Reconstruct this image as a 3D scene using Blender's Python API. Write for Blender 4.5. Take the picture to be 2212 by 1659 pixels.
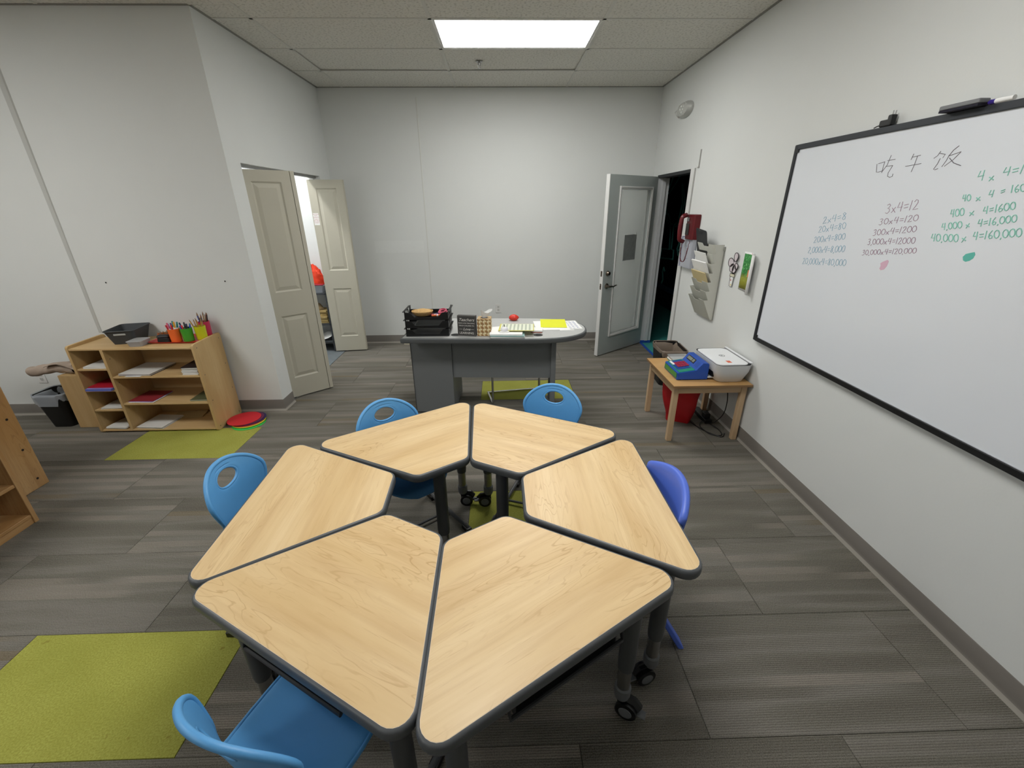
import bpy, bmesh, math, random
from mathutils import Vector, Matrix
R = math.radians
random.seed(7)
S = bpy.context.scene
COL = S.collection
for o in list(bpy.data.objects): bpy.data.objects.remove(o)

# ---------------------------------------------------------------- camera, world, exposure
cam = bpy.data.cameras.new('camera'); cam.sensor_width = 36; cam.sensor_fit = 'HORIZONTAL'
cam.lens = 913.6063 / 2212 * 36; cam.clip_start = .02; cam.clip_end = 60
camo = bpy.data.objects.new('camera', cam); COL.objects.link(camo)
_r = Vector((0.99963, -0.02616, -0.00735)); _u = Vector((0.0169, 0.38686, 0.92198)); _f = Vector((0.02127, 0.92177, -0.38716))
_m = Matrix((_r, _u, -_f)).transposed().to_4x4(); _m.translation = Vector((0, 0, 1.67954))
camo.matrix_world = _m
S.camera = camo
w = bpy.data.worlds.new('world'); S.world = w; w.use_nodes = True
w.node_tree.nodes['Background'].inputs[0].default_value = (.75, .85, 1, 1)
w.node_tree.nodes['Background'].inputs[1].default_value = .02
S.view_settings.view_transform = 'Standard'; S.view_settings.look = 'None'
S.view_settings.gamma = 1; S.view_settings.use_curve_mapping = False
S.view_settings.exposure = 0.22
LAMP = 15.5           # emission of the ceiling panels' diffusers

# ---------------------------------------------------------------- room dimensions
HC = 2.88; XL = -1.966; XR = 1.8205; YB = 5.509; YC = 3.482; XW = -5.0; YR = -2.6; BH = .105

# ---------------------------------------------------------------- materials
def lin(c):
    if isinstance(c, str):
        c = c.lstrip('#'); c = [int(c[i:i+2], 16) / 255 for i in (0, 2, 4)]
    return tuple((x / 12.92 if x <= .04045 else ((x + .055) / 1.055) ** 2.4) for x in c) + (1,)
MATS = {}
def mat(name, col, rough=.6, metal=0, var=.04, vs=8, bump=0, bs=200, emit=0, trans=0, alpha=1, coat=0, spec=.5):
    if name in MATS: return MATS[name]
    m = bpy.data.materials.new(name); m.use_nodes = True; MATS[name] = m
    nt = m.node_tree; b = nt.nodes['Principled BSDF']; L = nt.links.new
    c = lin(col); b.inputs['Base Color'].default_value = c
    b.inputs['Roughness'].default_value = rough; b.inputs['Metallic'].default_value = metal
    b.inputs['Specular IOR Level'].default_value = spec
    if trans: b.inputs['Transmission Weight'].default_value = trans
    if alpha < 1: b.inputs['Alpha'].default_value = alpha
    if coat: b.inputs['Coat Weight'].default_value = coat; b.inputs['Coat Roughness'].default_value = .15
    if emit:
        b.inputs['Emission Color'].default_value = c; b.inputs['Emission Strength'].default_value = emit
    tc = nt.nodes.new('ShaderNodeTexCoord')
    if var:
        n = nt.nodes.new('ShaderNodeTexNoise'); n.inputs['Scale'].default_value = vs; n.inputs['Detail'].default_value = 3
        mx = nt.nodes.new('ShaderNodeMix'); mx.data_type = 'RGBA'
        mx.inputs[6].default_value = tuple(min(1, x * (1 - var)) for x in c[:3]) + (1,)
        mx.inputs[7].default_value = tuple(min(1, x * (1 + var)) for x in c[:3]) + (1,)
        L(tc.outputs['Object'], n.inputs['Vector']); L(n.outputs['Fac'], mx.inputs[0]); L(mx.outputs[2], b.inputs['Base Color'])
    if bump:
        n2 = nt.nodes.new('ShaderNodeTexNoise'); n2.inputs['Scale'].default_value = bs; n2.inputs['Detail'].default_value = 2
        bp = nt.nodes.new('ShaderNodeBump'); bp.inputs['Strength'].default_value = bump; bp.inputs['Distance'].default_value = .002
        L(tc.outputs['Object'], n2.inputs['Vector']); L(n2.outputs['Fac'], bp.inputs['Height']); L(bp.outputs['Normal'], b.inputs['Normal'])
    return m
class NT:                                           # small node-graph helper
    def __init__(s, name):
        s.m = bpy.data.materials.new(name); s.m.use_nodes = True; MATS[name] = s.m
        s.t = s.m.node_tree; s.b = s.t.nodes['Principled BSDF']
    def n(s, typ, **kw):
        x = s.t.nodes.new(typ)
        for k, v in kw.items():
            if k.startswith('i_'):
                key = k[2:]; x.inputs[int(key) if key.isdigit() else key.replace('_', ' ')].default_value = v
            else: setattr(x, k, v)
        return x
    def l(s, a, b): s.t.links.new(a, b)
    def math(s, op, a, b=None, c=None):
        x = s.n('ShaderNodeMath', operation=op)
        for i, v in enumerate((a, b, c)):
            if v is None: continue
            if hasattr(v, 'links'): s.l(v, x.inputs[i])
            else: x.inputs[i].default_value = v
        return x.outputs[0]
    def mix(s, f, a, b, mode='MIX'):
        x = s.n('ShaderNodeMix', data_type='RGBA', blend_type=mode)
        for i, v in ((0, f), (6, a), (7, b)):
            if hasattr(v, 'links'): s.l(v, x.inputs[i])
            else: x.inputs[i].default_value = v if i == 0 else (v if len(v) == 4 else tuple(v) + (1,))
        return x.outputs[2]
    def ramp(s, f, stops, interp='LINEAR'):
        x = s.n('ShaderNodeValToRGB'); x.color_ramp.interpolation = interp
        e = x.color_ramp.elements
        while len(e) < len(stops): e.new(.5)
        for el, (p, c) in zip(e, stops):
            el.position = p; el.color = c if not isinstance(c, (int, float)) else (c, c, c, 1)
        s.l(f, x.inputs[0]); return x.outputs[0]
def carpet_material():
    k = NT('carpet_striped')
    tc = k.n('ShaderNodeTexCoord'); oi = k.n('ShaderNodeObjectInfo')
    sep = k.n('ShaderNodeSeparateXYZ'); k.l(tc.outputs['Object'], sep.inputs[0])
    rnd = oi.outputs['Random']
    x = k.math('ADD', sep.outputs[0], k.math('MULTIPLY', rnd, 37.0)); y = k.math('ADD', sep.outputs[1], k.math('MULTIPLY', rnd, 91.0))
    def streak(sx, sy, z):
        cmb = k.n('ShaderNodeCombineXYZ'); k.l(k.math('MULTIPLY', x, sx), cmb.inputs[0]); k.l(k.math('MULTIPLY', y, sy), cmb.inputs[1]); cmb.inputs[2].default_value = z
        n = k.n('ShaderNodeTexNoise', i_Scale=1.0, i_Detail=1.5); k.l(cmb.outputs[0], n.inputs['Vector']); return n.outputs['Fac']
    base = k.ramp(streak(.8, 9, 1.3), [(.30, lin('#605c50')), (.46, lin('#706d61')), (.54, lin('#827e75')), (.70, lin('#6a6659'))])
    # bands: cells across the width of a plank, each with its own tone and fading along its length
    cell = k.math('FLOOR', k.math('MULTIPLY', y, 24.0))
    wn = k.n('ShaderNodeTexWhiteNoise', noise_dimensions='1D'); k.l(cell, wn.inputs['W'])
    cmb = k.n('ShaderNodeCombineXYZ'); k.l(k.math('MULTIPLY', x, 1.7), cmb.inputs[0]); k.l(k.math('MULTIPLY', cell, 3.7), cmb.inputs[1])
    fn = k.n('ShaderNodeTexNoise', i_Scale=1.0, i_Detail=1.0); k.l(cmb.outputs[0], fn.inputs['Vector'])
    fade = k.ramp(fn.outputs['Fac'], [(.42, 0.0), (.56, 1.0)])
    light = k.math('MULTIPLY', k.math('GREATER_THAN', wn.outputs['Value'], .76), k.math('MULTIPLY', fade, .6))
    dark = k.math('MULTIPLY', k.math('LESS_THAN', wn.outputs['Value'], .2), k.math('MULTIPLY', fade, .45))
    c = k.mix(light, base, lin('#9c9387')); c = k.mix(dark, c, lin('#4b4739'))
    gold = k.math('MULTIPLY', k.math('COMPARE', wn.outputs['Value'], .40, .014), k.math('MULTIPLY', fade, .5))
    c = k.mix(gold, c, lin('#7a6430'))
    # ribs: yarn rows run along the plank
    rib = k.math('SINE', k.math('MULTIPLY', sep.outputs[1], 2 * math.pi / .0078))
    fine = k.n('ShaderNodeTexNoise', i_Scale=260.0, i_Detail=2.0); k.l(tc.outputs['Object'], fine.inputs['Vector'])
    seg = streak(45, 260, 4.0)
    c = k.mix(k.ramp(k.math('MULTIPLY_ADD', rib, .5, .5), [(0, .38), (.55, 0.0)]), c, lin('#24221c'))
    c = k.mix(.35, c, k.mix(k.ramp(fine.outputs['Fac'], [(.3, 0.0), (.7, 1.0)]), (.075, .07, .06), (.36, .34, .31)))
    k.l(c, k.b.inputs['Base Color']); k.b.inputs['Roughness'].default_value = .95; k.b.inputs['Specular IOR Level'].default_value = .15
    h = k.math('ADD', k.math('MULTIPLY', rib, .6), k.math('ADD', fine.outputs['Fac'], seg))
    bp = k.n('ShaderNodeBump', i_Strength=.55, i_Distance=.003); k.l(h, bp.inputs['Height']); k.l(bp.outputs[0], k.b.inputs['Normal'])
    return k.m
def green_carpet():
    k = NT('carpet_green'); tc = k.n('ShaderNodeTexCoord')
    f = k.n('ShaderNodeTexNoise', i_Scale=170.0, i_Detail=3.0); g = k.n('ShaderNodeTexNoise', i_Scale=5.0, i_Detail=3.0)
    k.l(tc.outputs['Object'], f.inputs['Vector']); k.l(tc.outputs['Object'], g.inputs['Vector'])
    c = k.mix(k.ramp(f.outputs['Fac'], [(.3, 0.0), (.7, 1.0)]), lin('#8f9040'), lin('#adae58')); c = k.mix(k.ramp(g.outputs['Fac'], [(.4, 0.0), (.65, .3)]), c, lin('#8b8c3a'))
    st = k.n('ShaderNodeTexNoise', i_Scale=22.0, i_Detail=1.0); k.l(tc.outputs['Object'], st.inputs['Vector'])
    c = k.mix(k.ramp(st.outputs['Fac'], [(.74, 0.0), (.78, .4)]), c, lin('#6d5a20'))
    k.l(c, k.b.inputs['Base Color']); k.b.inputs['Roughness'].default_value = .95; k.b.inputs['Specular IOR Level'].default_value = .1
    bp = k.n('ShaderNodeBump', i_Strength=.5, i_Distance=.003); k.l(f.outputs['Fac'], bp.inputs['Height']); k.l(bp.outputs[0], k.b.inputs['Normal'])
    return k.m
def wood_material(name, pale, mid, line, axis=1, rough=.38, strength=1.0, fine=.5, scale=1.0, figure=True):
    k = NT(name); tc = k.n('ShaderNodeTexCoord'); oi = k.n('ShaderNodeObjectInfo')
    sep = k.n('ShaderNodeSeparateXYZ'); k.l(tc.outputs['Object'], sep.inputs[0])
    o = [sep.outputs[i] for i in range(3)]
    along = o[axis]; a, b = [o[i] for i in range(3) if i != axis]
    off = k.math('MULTIPLY', oi.outputs['Random'], 53.0)
    def nz(sl, sc, z, det=3, dist=0.0):
        cmb = k.n('ShaderNodeCombineXYZ'); k.l(k.math('MULTIPLY_ADD', along, sl * scale, off), cmb.inputs[0])
        k.l(k.math('MULTIPLY_ADD', a, sc * scale, z), cmb.inputs[1]); k.l(k.math('MULTIPLY', b, sc * scale), cmb.inputs[2])
        n = k.n('ShaderNodeTexNoise', i_Scale=1.0, i_Detail=det, i_Distortion=dist); k.l(cmb.outputs[0], n.inputs['Vector']); return n.outputs['Fac']
    f = nz(1.5, 8.0, 3.0, 3.5, .30)
    ring = k.math('SINE', k.math('MULTIPLY', f, 125.0))
    thin = k.ramp(ring, [(.80, 0.0), (1.0, 1.0)])
    mask = k.ramp(nz(1.6, 7.0, 9.0, 3, .3), [(.45, 0.0), (.66, 1.0)])
    c = k.mix(k.ramp(f, [(.35, 0.0), (.65, 1.0)]), lin(pale), lin(mid))
    c = k.mix(k.math('MULTIPLY', k.ramp(nz(3.0, 70.0, 5.0, 3), [(.40, 0.0), (.70, 1.0)]), fine), c, lin(mid))
    if figure: c = k.mix(k.math('MULTIPLY', k.math('MULTIPLY', thin, mask), .45 * strength), c, lin(line))
    c = k.mix(k.math('MULTIPLY', k.ramp(nz(9.0, 210.0, 1.0, 2), [(.62, 0.0), (.75, 1.0)]), .28 * strength), c, lin(line))
    c = k.mix(k.math('MULTIPLY', k.ramp(nz(2.0, 26.0, 7.0, 3), [(.45, 0.0), (.75, 1.0)]), .30 * strength), c, lin(line))
    k.l(c, k.b.inputs['Base Color']); k.b.inputs['Roughness'].default_value = rough; k.b.inputs['Specular IOR Level'].default_value = .35
    return k.m
def ceiling_material():
    k = NT('mineral_fibre'); tc = k.n('ShaderNodeTexCoord'); v = k.n('ShaderNodeTexVoronoi', i_Scale=70.0); n = k.n('ShaderNodeTexNoise', i_Scale=60.0, i_Detail=4.0)
    k.l(tc.outputs['Object'], v.inputs['Vector']); k.l(tc.outputs['Object'], n.inputs['Vector'])
    c = k.mix(k.ramp(n.outputs['Fac'], [(.36, .75), (.48, 0.0)]), lin('#dad8d1'), lin('#b4b2aa'))
    k.l(c, k.b.inputs['Base Color']); k.b.inputs['Roughness'].default_value = .95
    bp = k.n('ShaderNodeBump', i_Strength=.5, i_Distance=.003); k.l(n.outputs['Fac'], bp.inputs['Height']); k.l(bp.outputs[0], k.b.inputs['Normal'])
    return k.m
CARPET = carpet_material(); GREEN = green_carpet()
MAPLE = wood_material('maple_laminate', '#e8cda0', '#dbbc8b', '#ad7f4d', axis=1, rough=.36)
PLY = wood_material('birch_ply', '#cfb283', '#c2a170', '#9c7748', axis=0, rough=.5, strength=.5, fine=.4, figure=False)
PLYV = wood_material('birch_ply_upright', '#c9ac7c', '#bd9c6a', '#9c7748', axis=2, rough=.5, strength=.5, fine=.4, figure=False)
BEECH = wood_material('pale_beech', '#cdb18e', '#bd9f7b', '#94714c', axis=2, rough=.5, strength=.5, fine=.5, figure=False)
BUTCHER = wood_material('honey_wood', '#c7a374', '#af8452', '#7f5632', axis=2, rough=.42, strength=.9, fine=.6)
BUTCHY = wood_material('honey_wood_rail', '#c7a374', '#af8452', '#7f5632', axis=1, rough=.42, strength=.9, fine=.6)
TABLEWOOD = wood_material('small_table_laminate', '#cfa873', '#c0955e', '#94693a', axis=0, rough=.45, strength=.6)
CEIL = ceiling_material()
WALL = mat('wall_paint', '#dcdedc', .85, var=.02, vs=3, bump=.12, bs=90, spec=.2)
BACKW = WALL
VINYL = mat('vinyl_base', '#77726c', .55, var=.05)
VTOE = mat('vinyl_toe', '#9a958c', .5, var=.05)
WHITEP = mat('white_paint', '#dcdcda', .5)
GREY = mat('grey_edge_band', '#54575a', .42, var=.03)
LEGGREY = mat('grey_powdercoat', '#4c4e50', .45)
CHROME = mat('chrome', '#c9c9c9', .22, 1, var=0)
DULLCHROME = mat('dull_chrome', '#a9a9a9', .35, 1, var=0)
BLACK = mat('black_plastic', '#0c0c0d', .4, var=.1)
DKGREY = mat('dark_grey_plastic', '#2c2d2f', .5)
MIDGREY = mat('mid_grey_plastic', '#77787a', .5)
SKY = mat('sky_blue_plastic', '#5ea5e0', .42, var=.03, vs=30, bump=.06, bs=500)
ROYAL = mat('royal_blue_plastic', '#5371d6', .4, var=.03)
PAPER = mat('white_paper', '#f0f0ee', .8)
BEIGED = mat('door_paint', '#bdb9a9', .5, var=.02, bump=.05, bs=150)
GDOOR = mat('grey_door_paint', '#b0b8b6', .5, var=.02)

# ---------------------------------------------------------------- mesh helpers
I4 = Matrix.Identity(4)
def T(x=0, y=0, z=0): return Matrix.Translation((x, y, z))
def RZ(a): return Matrix.Rotation(R(a), 4, 'Z')
def RX(a): return Matrix.Rotation(R(a), 4, 'X')
def RY(a): return Matrix.Rotation(R(a), 4, 'Y')
class MB:
    def __init__(s): s.v = []; s.f = []; s.mi = []; s.k = 0
    def add(s, vs, fs, M=I4):
        n = len(s.v); s.v += [tuple(M @ Vector(p)) for p in vs]; s.f += [tuple(i + n for i in f) for f in fs]; s.mi += [s.k] * len(fs); return s
    def box(s, x0, x1, y0, y1, z0, z1, M=I4):
        v = [(x, y, z) for x in (x0, x1) for y in (y0, y1) for z in (z0, z1)]
        return s.add(v, [(0, 1, 3, 2), (4, 6, 7, 5), (0, 4, 5, 1), (2, 3, 7, 6), (0, 2, 6, 4), (1, 5, 7, 3)], M)
    def prism(s, poly, z0, z1, M=I4, top=None):
        n = len(poly); t = top or poly
        v = [(x, y, z0) for x, y in poly] + [(x, y, z1) for x, y in t]
        return s.add(v, [tuple(range(n))[::-1], tuple(range(n, 2 * n))] + [(i, (i + 1) % n, n + (i + 1) % n, n + i) for i in range(n)], M)
    def tube(s, pts, r, n=8, closed=False, M=I4, caps=True, sx=1.0):
        P = [Vector(p) for p in pts]; m = len(P); rr = r if isinstance(r, (list, tuple)) else [r] * m
        v = []; prev = None
        for i, p in enumerate(P):
            a = P[(i - 1) % m] if (i or closed) else P[0]; b = P[(i + 1) % m] if (i < m - 1 or closed) else P[-1]
            t = (b - a).normalized() if (b - a).length > 1e-9 else Vector((0, 0, 1))
            if prev is None:
                u = t.orthogonal().normalized()
            else:
                u = prev - t * prev.dot(t); u = u.normalized() if u.length > 1e-6 else t.orthogonal().normalized()
            prev = u; q = t.cross(u)
            for j in range(n):
                an = 2 * math.pi * j / n; v.append(tuple(p + (u * math.cos(an) * sx + q * math.sin(an)) * rr[i]))
        f = []
        for i in range(m if closed else m - 1):
            for j in range(n):
                a = i * n + j; b = i * n + (j + 1) % n; c = ((i + 1) % m) * n + (j + 1) % n; d = ((i + 1) % m) * n + j
                f.append((a, b, c, d))
        if caps and not closed: f += [tuple(range(n))[::-1], tuple(range((m - 1) * n, m * n))]
        return s.add(v, f, M)
    def lathe(s, prof, n=24, M=I4, sx=1, sy=1, cap=True):
        v = []; f = []
        for r, z in prof:
            for j in range(n):
                a = 2 * math.pi * j / n; v.append((r * math.cos(a) * sx, r * math.sin(a) * sy, z))
        m = len(prof)
        for i in range(m - 1):
            for j in range(n):
                f.append((i * n + j, i * n + (j + 1) % n, (i + 1) * n + (j + 1) % n, (i + 1) * n + j))
        if cap: f += [tuple(range(n))[::-1], tuple(range((m - 1) * n, m * n))]
        return s.add(v, f, M)
    def grid(s, fn, nu, nv, M=I4, skip=None):
        v = [fn(i / nu, j / nv) for j in range(nv + 1) for i in range(nu + 1)]
        f = [(j * (nu + 1) + i, j * (nu + 1) + i + 1, (j + 1) * (nu + 1) + i + 1, (j + 1) * (nu + 1) + i) for j in range(nv) for i in range(nu) if not (skip and skip(i, j))]
        return s.add(v, f, M)
    def build(s, name, m, parent=None, bevel=0, smooth=35, subsurf=0, solid=0, seg=2):
        me = bpy.data.meshes.new(name); me.from_pydata(s.v, [], s.f)
        ms = m if isinstance(m, (list, tuple)) else [m]
        for q in ms: me.materials.append(q)
        for p, k in zip(me.polygons, s.mi): p.material_index = k
        bm = bmesh.new(); bm.from_mesh(me); bmesh.ops.recalc_face_normals(bm, faces=bm.faces); bm.to_mesh(me); bm.free()
        if smooth:
            me.polygons.foreach_set('use_smooth', [True] * len(me.polygons)); me.set_sharp_from_angle(angle=R(smooth))
        me.update()
        o = bpy.data.objects.new(name, me); COL.objects.link(o)
        if parent: o.parent = parent
        if solid:
            q = o.modifiers.new('solid', 'SOLIDIFY'); q.thickness = abs(solid); q.offset = 0 if solid > 0 else 1
        if bevel:
            q = o.modifiers.new('bevel', 'BEVEL'); q.width = bevel; q.segments = seg; q.limit_method = 'ANGLE'; q.angle_limit = R(40); q.harden_normals = True
        if subsurf:
            q = o.modifiers.new('sub', 'SUBSURF'); q.levels = subsurf; q.render_levels = subsurf
        return o
def tag(o, label=None, cat=None, group=None, kind=None):
    if label: o['label'] = label
    if cat: o['category'] = cat
    if group: o['group'] = group
    if kind: o['kind'] = kind
    return o
def thing(name, label, cat, loc=(0, 0, 0), rz=0, group=None):
    o = bpy.data.objects.new(name, None); o.empty_display_size = .05; COL.objects.link(o)
    o.location = loc; o.rotation_euler = (0, 0, R(rz)); return tag(o, label, cat, group)
def struct(name, label=None):
    o = bpy.data.objects.new(name, None); o.empty_display_size = .05; COL.objects.link(o); return tag(o, label, kind='structure')
def copy_tree(o, parent=None, at=None, label=None):
    c = o.copy(); COL.objects.link(c)
    if parent: c.parent = parent
    if at: c.location = at[:3]; c.rotation_euler = (0, 0, R(at[3]))
    if label: c['label'] = label
    for ch in list(o.children): copy_tree(ch, c)
    return c
def rrect(x0, x1, y0, y1, r, n=5):
    p = []
    for cx, cy, a0 in ((x1 - r, y1 - r, 0), (x0 + r, y1 - r, 90), (x0 + r, y0 + r, 180), (x1 - r, y0 + r, 270)):
        for i in range(n + 1):
            a = R(a0 + 90 * i / n); p.append((cx + r * math.cos(a), cy + r * math.sin(a)))
    return p
def round_poly(P, r, n=6):
    out = []; m = len(P)
    for i in range(m):
        a, b, c = Vector(P[i - 1]), Vector(P[i]), Vector(P[(i + 1) % m])
        u = (a - b).normalized(); v = (c - b).normalized(); half = u.angle(v) / 2
        d = r / math.tan(half); ctr = b + (u + v).normalized() * (r / math.sin(half))
        p0 = b + u * d; p1 = b + v * d; a0 = math.atan2(p0.y - ctr.y, p0.x - ctr.x); a1 = math.atan2(p1.y - ctr.y, p1.x - ctr.x)
        da = (a1 - a0 + math.pi) % (2 * math.pi) - math.pi
        for k in range(n + 1): out.append((ctr.x + r * math.cos(a0 + da * k / n), ctr.y + r * math.sin(a0 + da * k / n)))
    return out
def text(name, s, m, size, M, parent, ext=.0004, shear=0, align='CENTER'):
    cu = bpy.data.curves.new(name, 'FONT'); cu.body = s; cu.size = size; cu.extrude = ext; cu.shear = shear
    cu.align_x = align; cu.align_y = 'CENTER'; cu.resolution_u = 3
    to = bpy.data.objects.new('tmp_text', cu); COL.objects.link(to)
    bpy.context.view_layer.update()
    me = bpy.data.meshes.new_from_object(to.evaluated_get(bpy.context.evaluated_depsgraph_get()))
    bpy.data.objects.remove(to); bpy.data.curves.remove(cu)
    me.transform(M); me.materials.clear(); me.materials.append(m); me.name = name
    o = bpy.data.objects.new(name, me); COL.objects.link(o)
    if parent: o.parent = parent
    return o

# ================================================================ THE ROOM
# floor: a slab and carpet planks, laid in a half-offset bond
fl = struct('floor', 'striped grey-brown carpet planks with a few lime green ones')
mb = MB(); mb.prism([(XW - .1, YR - .1), (XR + .1, YR - .1), (XR + .1, YB + .1), (-3.1, YB + .1), (-3.1, YC + .2), (XW - .1, YC + .2)], -.06, -.0045)
mb.build('subfloor', CARPET, fl, smooth=0)
PW, PH = .9, .4636
meshes = {}
def plank(x0, x1, y0, y1, m, lab=None):
    if x1 - x0 < .01 or y1 - y0 < .01: return
    key = (round(x1 - x0, 3), round(y1 - y0, 3), m.name)
    if key not in meshes:
        w2, h2 = (x1 - x0) / 2 - .0007, (y1 - y0) / 2 - .0007
        q = MB(); q.prism([(-w2, -h2), (w2, -h2), (w2, h2), (-w2, h2)], -.0044, 0, top=[(-w2 + .001, -h2 + .001), (w2 - .001, -h2 + .001), (w2 - .001, h2 - .001), (-w2 + .001, h2 - .001)])
        o = q.build('carpet_tile', m, fl, smooth=0); meshes[key] = o.data
    else:
        o = bpy.data.objects.new('carpet_tile', meshes[key]); COL.objects.link(o); o.parent = fl
    o.location = ((x0 + x1) / 2, (y0 + y1) / 2, 0)
    if lab: o['label'] = lab
GREENS = {(-1, -2), (3, -3), (5, 0), (1, 0)}
for k in range(-8, 10):
    y0 = 1.307 + PH * k; y1 = y0 + PH; offx = -.212 if k % 2 else .238
    for n in range(-7, 4):
        x0 = offx + PW * n; x1 = x0 + PW
        g = (k % 2 == 1) and (k, n) in GREENS
        m = GREEN if g else CARPET
        lab = 'lime green carpet tile' if g else None
        for (ax0, ax1, ay0, ay1) in ((XW, XR, YR, YC), (XL, XR, YC, YB)):
            a0, a1, b0, b1 = max(x0, ax0), min(x1, ax1), max(y0, ay0), min(y1, ay1)
            if a1 > a0 and b1 > b0:
                if ay0 == YR and b1 == YC and a0 >= XL - .001: b1 = min(y1, YB)          # one whole plank into the alcove
                if ay0 == YC and b0 == YC and y0 < YC and a0 >= XL and x0 >= XL: continue
                plank(a0, a1, b0, b1, m, lab)
# walls
TH = .13
o = struct('wall_back', 'plain off-white wall behind the teacher desk')
MB().box(-3.1, XR + TH, YB, YB + .1, 0, HC).build('wall_panel', WALL, o, smooth=0)
seam = MB(); seam.prism([(-.905, -.0025 + YB), (-.8965, -.0025 + YB), (-.893, YB + .001), (-.908, YB + .001)], .37, 2.79)
seam.build('plaster_seam', mat('filler_white', '#d6d7d2', .8), o)
pt = MB(); pt.box(-1.55, -.95, YB - .0012, YB + .001, 1.16, 1.30); pt.build('plaster_patch', mat('filler_patch', '#dfe1df', .85, var=.02, vs=30), o, smooth=0)
o = struct('wall_left', 'off-white wall behind the storage shelf')
MB().box(XW - .1, XL, YC, YC + TH, 0, HC).build('wall_panel', WALL, o, smooth=0)
rg = MB(); rg.prism([(-3.338, YC + .001), (-3.332, YC - .004), (-3.312, YC - .004), (-3.306, YC + .001)], .74, HC - .002, top=[(-3.345, YC + .001), (-3.338, YC - .008), (-3.300, YC - .008), (-3.292, YC + .001)])
rg.build('joint_strip', mat('joint_strip_paint', '#bfc0bc', .8, var=.04), o)
for hx in (-3.128, -2.198):
    MB().lathe([(.004, 0), (.006, .003)], 8, T(hx, YC - .0005, 1.147) @ RX(90)).build('screw_hole', BLACK, o)
o = struct('wall_closet', 'short wall holding the folding closet doors')
m_ = MB(); CY0, CY1, CZ = 3.665, 5.195, 2.0
m_.box(XL - TH, XL, YC + TH, CY0, 0, HC); m_.box(XL - TH, XL, CY1, YB, 0, HC); m_.box(XL - TH, XL, CY0, CY1, CZ, HC)
m_.build('wall_panel', WALL, o, smooth=0)
MB().box(XL - TH + .045, XL - TH + .085, CY0, CY1, CZ - .022, CZ + .001).build('door_track', DULLCHROME, o)
o = struct('wall_right', 'off-white wall with whiteboard and open doorway')
DY0, DY1, DZ = 4.42, 5.36, 1.995
m_ = MB(); m_.box(XR, XR + TH, YR, DY0, 0, HC); m_.box(XR, XR + TH, DY1, YB, 0, HC); m_.box(XR, XR + TH, DY0, DY1, DZ, HC)
m_.build('wall_panel', WALL, o, smooth=0)
o = struct('wall_rear'); MB().box(XW - .1, XR + TH, YR - .1, YR, 0, HC).build('wall_panel', WALL, o, smooth=0)
o = struct('wall_side'); MB().box(XW - .1, XW, YR, YC, 0, HC).build('wall_panel', WALL, o, smooth=0)
# closet interior
CW = mat('closet_white', '#dfe1e0', .8)
o = struct('wall_closet_rear'); MB().box(-3.1, -3.0, YC + TH, YB, 0, HC).build('wall_panel', CW, o, smooth=0)
o = struct('wall_closet_end'); MB().box(-3.0, XL - TH, YB - .006, YB - .001, 0, HC).build('wall_panel', CW, o, smooth=0)
o = tag(MB().box(-3.0, XL - .03, YC + TH, YB - .006, -.0044, .002).build('floor_closet', mat('closet_concrete', '#6d7478', .6, var=.2, vs=12), smooth=0), kind='structure')
# baseboards
def baseboard(name, segs, lab=None):
    b = struct(name, lab)
    prof = [(0, 0), (.016, 0), (.013, .006), (.006, .016), (.0035, .03), (.0035, BH - .004), (.001, BH), (0, BH)]
    for (x0, y0, x1, y1, nx, ny, e0, e1) in segs:
        v = []; n = len(prof); d = Vector((x1 - x0, y1 - y0)).normalized()
        for (px, py, e) in ((x0, y0, e0), (x1, y1, e1)):
            for (a, z) in prof:
                s_ = e * a * (-1 if (px, py) == (x0, y0) else 1)
                v.append((px + nx * a + d.x * s_, py + ny * a + d.y * s_, z + .0002))
        f = [(i, (i + 1) % n, n + (i + 1) % n, n + i) for i in range(n)] + [tuple(range(n))[::-1], tuple(range(n, 2 * n))]
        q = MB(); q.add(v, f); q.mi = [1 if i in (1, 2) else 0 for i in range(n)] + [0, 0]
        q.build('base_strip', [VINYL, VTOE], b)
baseboard('baseboard_right', [(XR, YR, XR, DY0 - .09, -1, 0, 0, 0)], 'dark grey vinyl base along the right wall')
baseboard('baseboard_back', [(XL, YB, XR, YB, 0, -1, 0, 0)], 'dark grey vinyl base along the back wall')
baseboard('baseboard_left', [(XW, YC, XL, YC, 0, -1, 0, 1), (XL, YC, XL, CY0, 1, 0, 1, 0), (XL, CY1, XL, YB - .017, 1, 0, 0, 0)], 'dark grey vinyl base turning the wall corner')
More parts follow.
